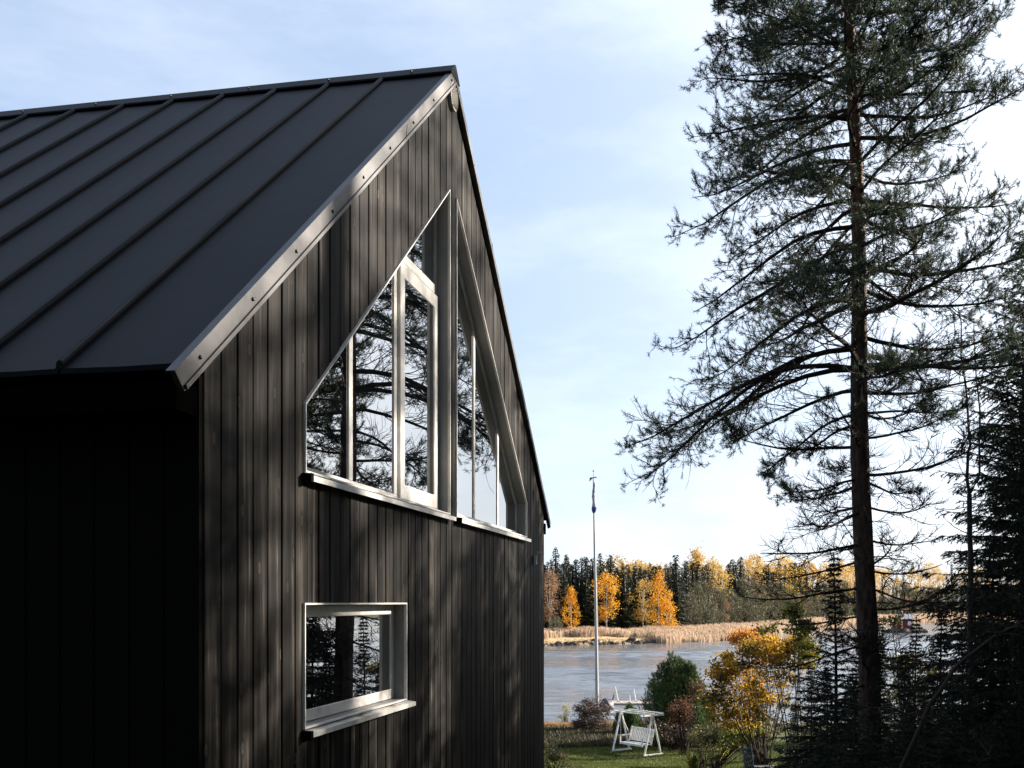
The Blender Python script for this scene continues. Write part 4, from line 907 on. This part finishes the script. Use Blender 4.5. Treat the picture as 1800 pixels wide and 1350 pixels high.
# rowing boat, bow towards the right
def boat(loc, rz, ln, wd, label):
    o = empty('rowing_boat', loc, rz, label, 'boat'); k = 13; m_ = 9; V = []
    for i in range(k):
        t = i/(k-1); w = wd*(math.sin(math.pi*min(1, t*.52+.48))**.8 if t > .0 else 1)*.5; w = wd*.5*(1-(max(0, (t-.35))/.65)**2.4)*(.82+.18*min(1, t/.3)); w = max(w, .01)
        sheer = .42+.16*t**2
        for j in range(m_):
            a = math.pi*(j/(m_-1)); V.append((t*ln, -w*math.cos(a), sheer*(1-math.sin(a)**.8) if False else sheer-(sheer)*math.sin(a)**.7*(1-.35*t**3)))
    Q = [(i*m_+j, i*m_+j+1, (i+1)*m_+j+1, (i+1)*m_+j) for i in range(k-1) for j in range(m_-1)]; Q.append((0, 2, 6, 8))
    h = link('hull', mesh_np('hull', V, Q, smooth=True), M['white_wood'], o); sl_ = h.modifiers.new('s', 'SOLIDIFY'); sl_.thickness = .03
    V = np.array(V).reshape(k, m_, 3); pr2 = np.concatenate([V[:, 0], V[::-1, -1]]); V2, Q2 = tubes(pr2[None]+np.array([0, 0, .01]), np.full((1, len(pr2)), .035), 6); link('gunwale', mesh_np('gunwale', V2, Q2), M['white_wood'], o)
    for t in (.3, .55, .78): 
        i = int(t*(k-1)); beam('thwart', tuple(V[i, 0]+np.array([0, .02, -.1])), tuple(V[i, -1]+np.array([0, -.02, -.1])), .2, .03, M['dock'], o)
    return o
boat((px(1106, 67.0), 66.5, -.08), .25, 3.3, 1.25, 'white rowing boat moored behind the small evergreen')
boat((px(1094, 65.2), 64.6, -.02), 2.7, 2.6, 1.1, 'small white boat drawn up behind the round brown bush')

# ------------------------------------------------------------------ far shore: reeds, straw strip, stones
def reeds(name, label, n, pxr, front, depth, h, w, mt):
    p_ = rng.uniform(pxr[0], pxr[1], n); fy = np.interp(p_, front[0], front[1]); dp = np.interp(p_, depth[0], depth[1])
    Y = fy+rng.uniform(0, 1, n)**1.2*dp+rng.normal(0, .8, n)+2.0*np.sin(p_*.09); X = px(p_, Y); Z = np.maximum(gz(X, Y), -.25)-.05
    P = np.stack([X, Y, Z], 1); hh = rng.uniform(h[0], h[1], n)*(1+.10*np.sin(p_*.05)+.05*np.sin(p_*.21+Y*.3))
    r = np.stack([rng.choice([-1, 1], n)*w*rng.uniform(.6, 1.4, n), rng.normal(0, w, n), np.zeros(n)], 1); up = np.stack([rng.normal(0, .12, n), rng.normal(0, .1, n), np.ones(n)], 1)*hh[:, None]
    V = np.stack([P-r*.5, P+r*.5, P+r*.35+up, P-r*.25+up*.93], 1).reshape(-1, 3)
    tag(link(name, mesh_np(name, V, np.arange(4*n).reshape(n, 4)), M[mt]), label, 'reeds', kind='stuff')
SP = ([880, 960, 1170, 1290, 1400, 1500, 1650, 1800, 2000], [180, 182, 195, 212, 270, 330, 390, 410, 420])
reeds('reed_bed', 'pale pinkish tan reed bed along the far shore', 60000, (1120, 1950), ([1120, 1170, 1290, 1400, 1500, 1650, 1800, 2000], [196, 194, 206, 262, 322, 382, 402, 415]), ([1120, 1170, 1290, 1400, 1500, 1650, 2000], [20, 26, 50, 60, 66, 80, 80]), (.9, 1.75), .12, 'reed')
reeds('tall_dry_grass', 'tall tan grass in front of the far spruces', 14000, (930, 1180), (SP[0], [v+10 for v in SP[1]]), ([930, 1180], [12, 16]), (.9, 1.9), .12, 'reed')
reeds('straw_grass', 'bright straw coloured grass strip behind the shore stones', 24000, (930, 1180), (SP[0], [v+1.5 for v in SP[1]]), ([930, 1180], [10, 9]), (.25, .55), .12, 'straw')
rock_me = []
for i in range(5):
    b_ = bmesh.new(); bmesh.ops.create_icosphere(b_, subdivisions=2, radius=1)
    for v_ in b_.verts: v_.co *= 1+random.uniform(-.16, .16); v_.co.z *= .72
    me = bpy.data.meshes.new('shore_stone'); b_.to_mesh(me); b_.free(); me.materials.append(M['rock']); rock_me.append(me)
def rock(xp, Y, sz, label, group='stones along the far shore', name='shore_stone', sq=1.0, base=None):
    x = px(xp, Y); o = bpy.data.objects.new(name, random.choice(rock_me)); COL.objects.link(o)
    z = max(float(gz(x, Y)), -.15) if base is None else base
    o.location = (x, Y, z+sz*.25); o.scale = (sz*random.uniform(.8, 1.3), sz*random.uniform(.8, 1.2), sz*random.uniform(.75, 1.1)*sq); o.rotation_euler = (random.uniform(-.3, .3), random.uniform(-.3, .3), random.uniform(0, 6.3))
    tag(o, label, 'stone', group)
for i in range(84):
    xp = 945+i*2.95+random.uniform(-1.5, 1.5); Y = np.interp(xp, *SP)-random.uniform(-.5, 1.3); rock(xp, Y, random.uniform(.3, .7), 'small dark stone at the far water edge '+['beside the house corner', 'below the lone yellow birch', 'left of the flagpole', 'right of the flagpole', 'beside the biggest dark boulder', 'behind the juniper'][int(np.searchsorted([975, 1020, 1048, 1090, 1140], xp))])
for xp, dY, s_, lb in ((1028, 0, .95, 'large dark stone left of the flagpole on the far shore'), (1012, 1, .6, 'medium stone at the far shore left of the largest dark one'), (1045, 1.5, .85, 'dark stone hidden partly by the flagpole on the far shore'), (1110, .5, 1.15, 'biggest dark boulder on the far shore right of the flagpole'), (1122, 9, .75, 'dark boulder among the tan grass of the far shore'), (1144, 9, .8, 'paler boulder in the tan grass left of the juniper'), (1150, 0, .8, 'dark boulder just left of the juniper on the far shore'), (1079, 10, .4, 'small dark stone in the straw grass right of the flagpole')):
    rock(xp, np.interp(xp, *SP)+dY, s_, lb, None)
# islet with red cabin
IY = 262.0; ix = px(1590, IY)
for i in range(16):
    a = i/16*6.28; r_i = 4.6*random.uniform(.6, 1.1); rock(900+(ix+math.cos(a)*r_i)/IY*1950, IY+math.sin(a)*r_i*.6, random.uniform(.8, 1.3), 'dark rock under the red lake cabin', 'rocks under the red cabin', 'islet_rock', 1.0, -.1)
rock(1591, IY, 3.4, 'broad dark rock carrying the red cabin', None, 'islet_rock', .3, -.1)
cb = empty('red_cabin', (ix, IY, .8), -.25, 'tiny dark red cabin with pale roof and chimney on the islet', 'cabin')
link('wall', box_g(Geo(), -1.6, 1.6, -1.3, 1.3, 0, 2.5).mesh('wall'), M['red'], cb)
g = Geo(); g.add([(-1.85, -1.65, 2.35), (1.85, -1.65, 2.35), (1.85, 0, 3.25), (-1.85, 0, 3.25), (1.85, 1.65, 2.35), (-1.85, 1.65, 2.35), (-1.85, -1.65, 2.47), (1.85, -1.65, 2.47), (1.85, 0, 3.39), (-1.85, 0, 3.39), (1.85, 1.65, 2.47), (-1.85, 1.65, 2.47)], [(6, 7, 8, 9), (9, 8, 10, 11), (1, 0, 3, 2), (2, 3, 5, 4), (0, 1, 7, 6), (5, 11, 10, 4), (1, 2, 8, 7), (2, 4, 10, 8), (3, 0, 6, 9), (5, 3, 9, 11)])
link('roof', g.mesh('roof'), M['cabin_roof'], cb)
link('gable', mesh_np('gable', [(-1.6, -1.3, 2.5), (-1.6, 1.3, 2.5), (-1.6, 0, 3.2), (1.6, -1.3, 2.5), (1.6, 1.3, 2.5), (1.6, 0, 3.2)], None, [(0, 2, 1), (3, 4, 5)]), M['red'], cb)
V, Q = tubes(np.array([[(-.75, -1.75, 0.2), (-.75, -1.75, 4.4)]]), np.array([[.13, .13]]), 8); link('chimney', mesh_np('chimney', V, Q), M['white_wood'], cb)
wn = link('window', box_g(Geo(), .62, 1.42, -1.36, -1.31, .9, 1.8).mesh('window'), M['white_wood'], cb); link('pane', box_g(Geo(), .76, 1.28, -1.375, -1.365, 1.04, 1.66).mesh('pane'), M['glass'], wn)

# ------------------------------------------------------------------ far trees
def far_spruce(seed):
    r = np.random.default_rng(seed); F = Geo(); H = 1.0; nl = 40
    for i in range(nl):
        z = .06+.93*(i/nl)**.95; rr = (.19*(1-z)**.92+.006)*r.uniform(.65, 1.2); nb_ = 13
        az = r.uniform(0, 6.28, nb_); d = np.stack([np.cos(az), np.sin(az), np.full(nb_, -.28+.5*z**2)], 1); L_ = rr*r.uniform(.6, 1.2, nb_)
        b0 = np.tile([0, 0, z+.01], (nb_, 1)); side = np.stack([-np.sin(az), np.cos(az), np.zeros(nb_)], 1)
        w = L_[:, None]*.34+.004
        V = np.stack([b0, b0+d*L_[:, None]*.55+side*w*.6+[0, 0, -.006], b0+d*L_[:, None], b0+d*L_[:, None]*.55-side*w*.6-[0, 0, .006]], 1)
        F.add(V.reshape(-1, 3), np.arange(4*nb_).reshape(-1, 4))
        n = 10; az = r.uniform(0, 6.28, n); q = rr*r.uniform(.4, 1, n); p = np.stack([np.cos(az)*q, np.sin(az)*q, z-.25*q+r.normal(0, .006, n)], 1)
        V, T = blades(p, np.stack([np.cos(az), np.sin(az), -.8*np.ones(n)], 1), .035, .014); F.add(V, None, T)
    V, Q = tubes(np.array([[(0, 0, .08), (0, 0, .4), (0, 0, .95)]]), np.array([[.055, .035, .003]]), 6); F.add(V, Q)   # dense inner foliage
    return F.mesh('crown'), mesh_np('trunk', *tubes(np.array([[(0, 0, -.03), (0, 0, .95)]]), np.array([[.010, .002]]), 5))
def far_decid(seed, kind):
    r = np.random.default_rng(seed); F = Geo()
    nc = 70 if kind != 'column' else 60
    t = r.uniform(0, 1, nc); az = r.uniform(0, 6.28, nc)
    if kind == 'column': rad = np.interp(t, [0, .2, .5, .8, 1], [.10, .17, .15, .09, .02]); z0_, z1_ = .13, .98
    elif kind == 'round': rad = np.interp(t, [0, .3, .6, .85, 1], [.12, .25, .27, .19, .06]); z0_, z1_ = .28, .97
    else: rad = np.interp(t, [0, .3, .6, .85, 1], [.2, .30, .33, .24, .1]); z0_, z1_ = .12, .95
    rad = rad*(1+.25*np.sin(az*2+seed)); q = rad*r.uniform(.15, 1, nc)**.5; C = np.stack([np.cos(az)*q, np.sin(az)*q, z0_+(z1_-z0_)*t], 1)
    per = 34; i = np.repeat(np.arange(nc), per); n = len(i); cs = .034
    p = C[i]+r.normal(0, cs, (n, 3))
    if kind == 'bare':
        outd = C[i]*np.array([1, 1, 0])*2.0+np.array([0, 0, .6]); V, T = blades(p, outd+norm(r.normal(size=(n, 3)))*.7, r.uniform(.05, .11, n), r.uniform(.007, .016, n)); F.add(V, None, T)
        V, Q = leaves(p[::3], .018, .012); F.add(V, Q)
    else:
        V, Q = leaves(p, r.uniform(.014, .028, n), r.uniform(.012, .020, n)); F.add(V, Q)
    Tk = Geo(); V, Q = tubes(np.array([[(0, 0, -.03), (.01, 0, .4), (0, .01, .9)]]), np.array([[.013, .009, .002]]), 5); Tk.add(V, Q)
    m_ = 10 if kind == 'bare' else 6; tp = C[r.choice(nc, m_, replace=False)]; s = np.linspace(0, 1, 3)[None, :, None]; b0 = np.zeros((m_, 3)); b0[:, 2] = tp[:, 2]*.45
    V, Q = tubes(b0[:, None]*(1-s)+tp[:, None]*s, np.array([.006, .004, .002])[None]*np.ones((m_, 1)), 4); Tk.add(V, Q)
    return F.mesh('crown'), Tk.mesh('trunk')
POOL = {'spruce': [far_spruce(100+i) for i in range(6)], 'column': [far_decid(200+i, 'column') for i in range(4)], 'round': [far_decid(300+i, 'round') for i in range(4)], 'bare': [far_decid(400+i, 'bare') for i in range(5)]}
MATMESH = {}
def far_tree(kind, mt, xp, Y, top, label, group, name, ws=1.0, trunk='far_trunk', zb=None):
    cm, tm = random.choice(POOL[kind]); 
    def mm_(me, mk):
        key = (me.name, mk)
        if key not in MATMESH: c = me.copy(); c.materials.clear(); c.materials.append(M[mk]); MATMESH[key] = c
        return MATMESH[key]
    x = px(xp, Y); z = float(gz(x, Y)); h = zpx(top, Y)-z
    o = empty(name, (x, Y, z-.1), random.uniform(0, 6.28), label, 'tree', group); o.scale = (h*ws, h*ws, h)
    link('trunk', mm_(tm, trunk), None, o); link('crown', mm_(cm, mt), None, o); return o
def bandY(xp, off): return float(np.interp(xp, SP[0], SP[1]))+off
DEP = ([900, 960, 1170, 1290, 1400, 1500, 1650, 1900], [22, 24, 30, 58, 68, 74, 84, 84])
def base(xp): return float(np.interp(xp, SP[0], SP[1])+np.interp(xp, *DEP))
# the individual trees that stand out
sp = [
 ('column', 'far_orange', 1003, -10, 1030, 'bright yellow birch standing alone at the left before dark spruces', 'birch_tree', .95),
 ('round', 'far_orange', 1066, -6, 1008, 'broad orange crowned birch right behind the flagpole', 'birch_tree', 1.05),
 ('column', 'far_orange', 1158, -9, 1004, 'tallest bright orange birch left of the juniper', 'birch_tree', .95),
 ('column', 'far_orange', 1176, -11, 1038, 'smaller bright orange birch joined to the tallest one', 'birch_tree', 1.2),
 ('round', 'far_yellow', 1130, -5, 1017, 'soft yellow birch just left of the tallest orange birch', 'birch_tree', .95),
 ('round', 'far_rust', 966, -7, 1003, 'rust leaved tree with pale trunk against the house corner', 'rust_tree', .75),
 ('bare', 'far_grey', 978, -12, 1083, 'small grey green bush beside the lone yellow birch', 'grey_bush', 1.0),
 ('column', 'far_yellow', 1223, 32, 962, 'tall pale yellow birch rising above the far spruces', 'birch_tree', 1.15),
 ('spruce', 'far_spruce', 1188, -2, 972, 'broad dark spruce right of the orange birches', 'spruce_tree', 1.35),
 ('spruce', 'far_spruce', 977, 4, 958, 'tallest spruce beside the house corner', 'spruce_tree', 1.0),
 ('spruce', 'far_spruce', 1055, 6, 968, 'pointed spruce directly right of the flagpole', 'spruce_tree', 1.0),
 ('spruce', 'far_spruce', 1073, 5, 971, 'second pointed spruce right of the flagpole', 'spruce_tree', 1.05),
 ('spruce', 'far_spruce', 996, 5, 970, 'spruce above the lone yellow birch', 'spruce_tree', 1.0),
 ('spruce', 'far_spruce', 1029, 4, 975, 'narrow spruce just left of the flagpole', 'spruce_tree', .95),
 ('spruce', 'far_spruce', 1097, -2, 990, 'dark spruce between the two orange birch groups', 'spruce_tree', 1.2),
 ('spruce', 'far_spruce', 1117, 0, 995, 'dark spruce behind the soft yellow birch', 'spruce_tree', 1.1),
 ('bare', 'far_grey', 1640, -3, 1058, 'pale round bush behind the reeds right of the red cabin', 'grey_bush', 1.1),
 ('round', 'far_rust', 1592, -4, 1047, 'rusty small tree just behind the red cabin', 'rust_tree', .8),
 ('spruce', 'far_spruce', 1372, 6, 1026, 'dark spruce standing among the grey thicket', 'spruce_tree', 1.5),
]
for k_, mt, xp, dY, top, lb, nm, ws_ in sp: far_tree(kind=k_, mt=mt, xp=xp, Y=base(xp)+dY, top=top, label=lb, group=None, name=nm, ws=ws_, trunk='dark_trunk' if k_ == 'spruce' else 'far_trunk')
rr_ = random.Random(9)
def row(x0, x1, step, off, kinds, tops, nm_group, jit=5, ws=(.85, 1.45)):
    x = x0
    while x < x1:
        kd, mt, nm = rr_.choice(kinds); Y = base(x)+off+rr_.uniform(-jit, jit); tp = np.interp(x, tops[0], tops[1])+rr_.uniform(-7, 13)
        bd = ['beside the house corner', 'behind the flagpole', 'behind the orange birches', 'above the juniper', 'above the yellow maple', 'above the green sapling', 'left of the pine trunk', 'above the red cabin', 'between cabin and thin bare tree', 'behind the edge spruce'][int(np.searchsorted([1000, 1085, 1180, 1260, 1370, 1430, 1540, 1620, 1700], x))]
        rw_ = 'front' if off < 0 else ('middle' if off < 12 else 'back')
        lab = {'far_spruce': 'dark spruce', 'far_yellow': 'yellow leaved birch', 'far_grey': 'bare grey brown tree', 'far_rust': 'rust brown leaved tree'}[mt]+' in the '+rw_+' rows, '+bd
        far_tree(kd, mt, x, Y, tp, lab, {'far_spruce': 'dark spruces across the lake', 'far_yellow': 'yellow birches across the lake', 'far_grey': 'bare trees behind the reeds', 'far_rust': 'rusty trees behind the reeds'}[mt], nm, rr_.uniform(*ws), 'dark_trunk' if kd == 'spruce' else 'far_trunk')
        x += step*rr_.uniform(.7, 1.3)
SPR = ('spruce', 'far_spruce', 'spruce_tree'); YEL = ('round', 'far_yellow', 'birch_tree'); GRY = ('bare', 'far_grey', 'bare_tree'); RST = ('round', 'far_rust', 'rust_tree')
row(935, 1210, 10, 3, [SPR], ([935, 1210], [992, 1000]), '')
row(940, 1210, 9, 9, [SPR], ([935, 1080, 1110, 1210], [978, 985, 992, 990]), '')
row(1060, 1215, 17, 16, [YEL, YEL, SPR], ([990, 1100, 1180, 1220], [990, 984, 980, 982]), '')
row(1205, 1420, 11, 18, [SPR], ([1205, 1420], [985, 992]), '')
row(1235, 1400, 11, 26, [SPR, SPR, SPR, YEL], ([1230, 1400, 1470], [977, 984, 990]), '')
row(1200, 1420, 15, -2, [GRY, GRY, GRY, GRY, GRY, RST], ([1200, 1420], [1050, 1040]), '', ws=(.9, 1.15))
row(1210, 1420, 16, 8, [GRY], ([1200, 1300, 1420], [1028, 1020, 1016]), '', ws=(.8, 1.0))
row(1415, 1830, 15, -2, [GRY, GRY, SPR], ([1415, 1830], [1042, 1048]), '', ws=(.8, 1.1))
row(1415, 1830, 15, 12, [GRY, GRY, SPR], ([1415, 1830], [1020, 1026]), '', ws=(.7, 1.0))
row(1395, 1830, 12, 34, [YEL, YEL, YEL, SPR], ([1395, 1500, 1830], [990, 990, 998]), '', ws=(.7, .95))

# the same wood and reeds go on behind the house: one far-off mass
G = Geo(); T_ = random.Random(31)
def arr(me): v = np.zeros(len(me.vertices)*3); me.vertices.foreach_get('co', v); return v.reshape(-1, 3), [tuple(p.vertices) for p in me.polygons]
SPA = [arr(m_[0]) for m_ in POOL['spruce'][:3]]
for off in (2, 9, 18):
    x_ = 560.0
    while x_ < 935:
        V, P_ = T_.choice(SPA); Y = bandY(max(x_, 880), 24)+off+T_.uniform(-4, 4); X = px(x_, Y); Z = float(gz(X, Y)); h = T_.uniform(13, 18)
        G.add(V*h+np.array([X, Y, Z]), [p for p in P_ if len(p) == 4], [p for p in P_ if len(p) == 3]); x_ += T_.uniform(9, 16)
tag(link('far_wood', G.mesh('far_wood'), M['far_spruce']), 'dark spruce wood across the lake behind the house', 'wood', kind='stuff')
reeds('reed_belt', 'tan reed belt across the lake behind the house', 9000, (560, 940), ([560, 940], [188, 192]), ([560, 940], [12, 12]), (.9, 1.9), .13, 'reed')
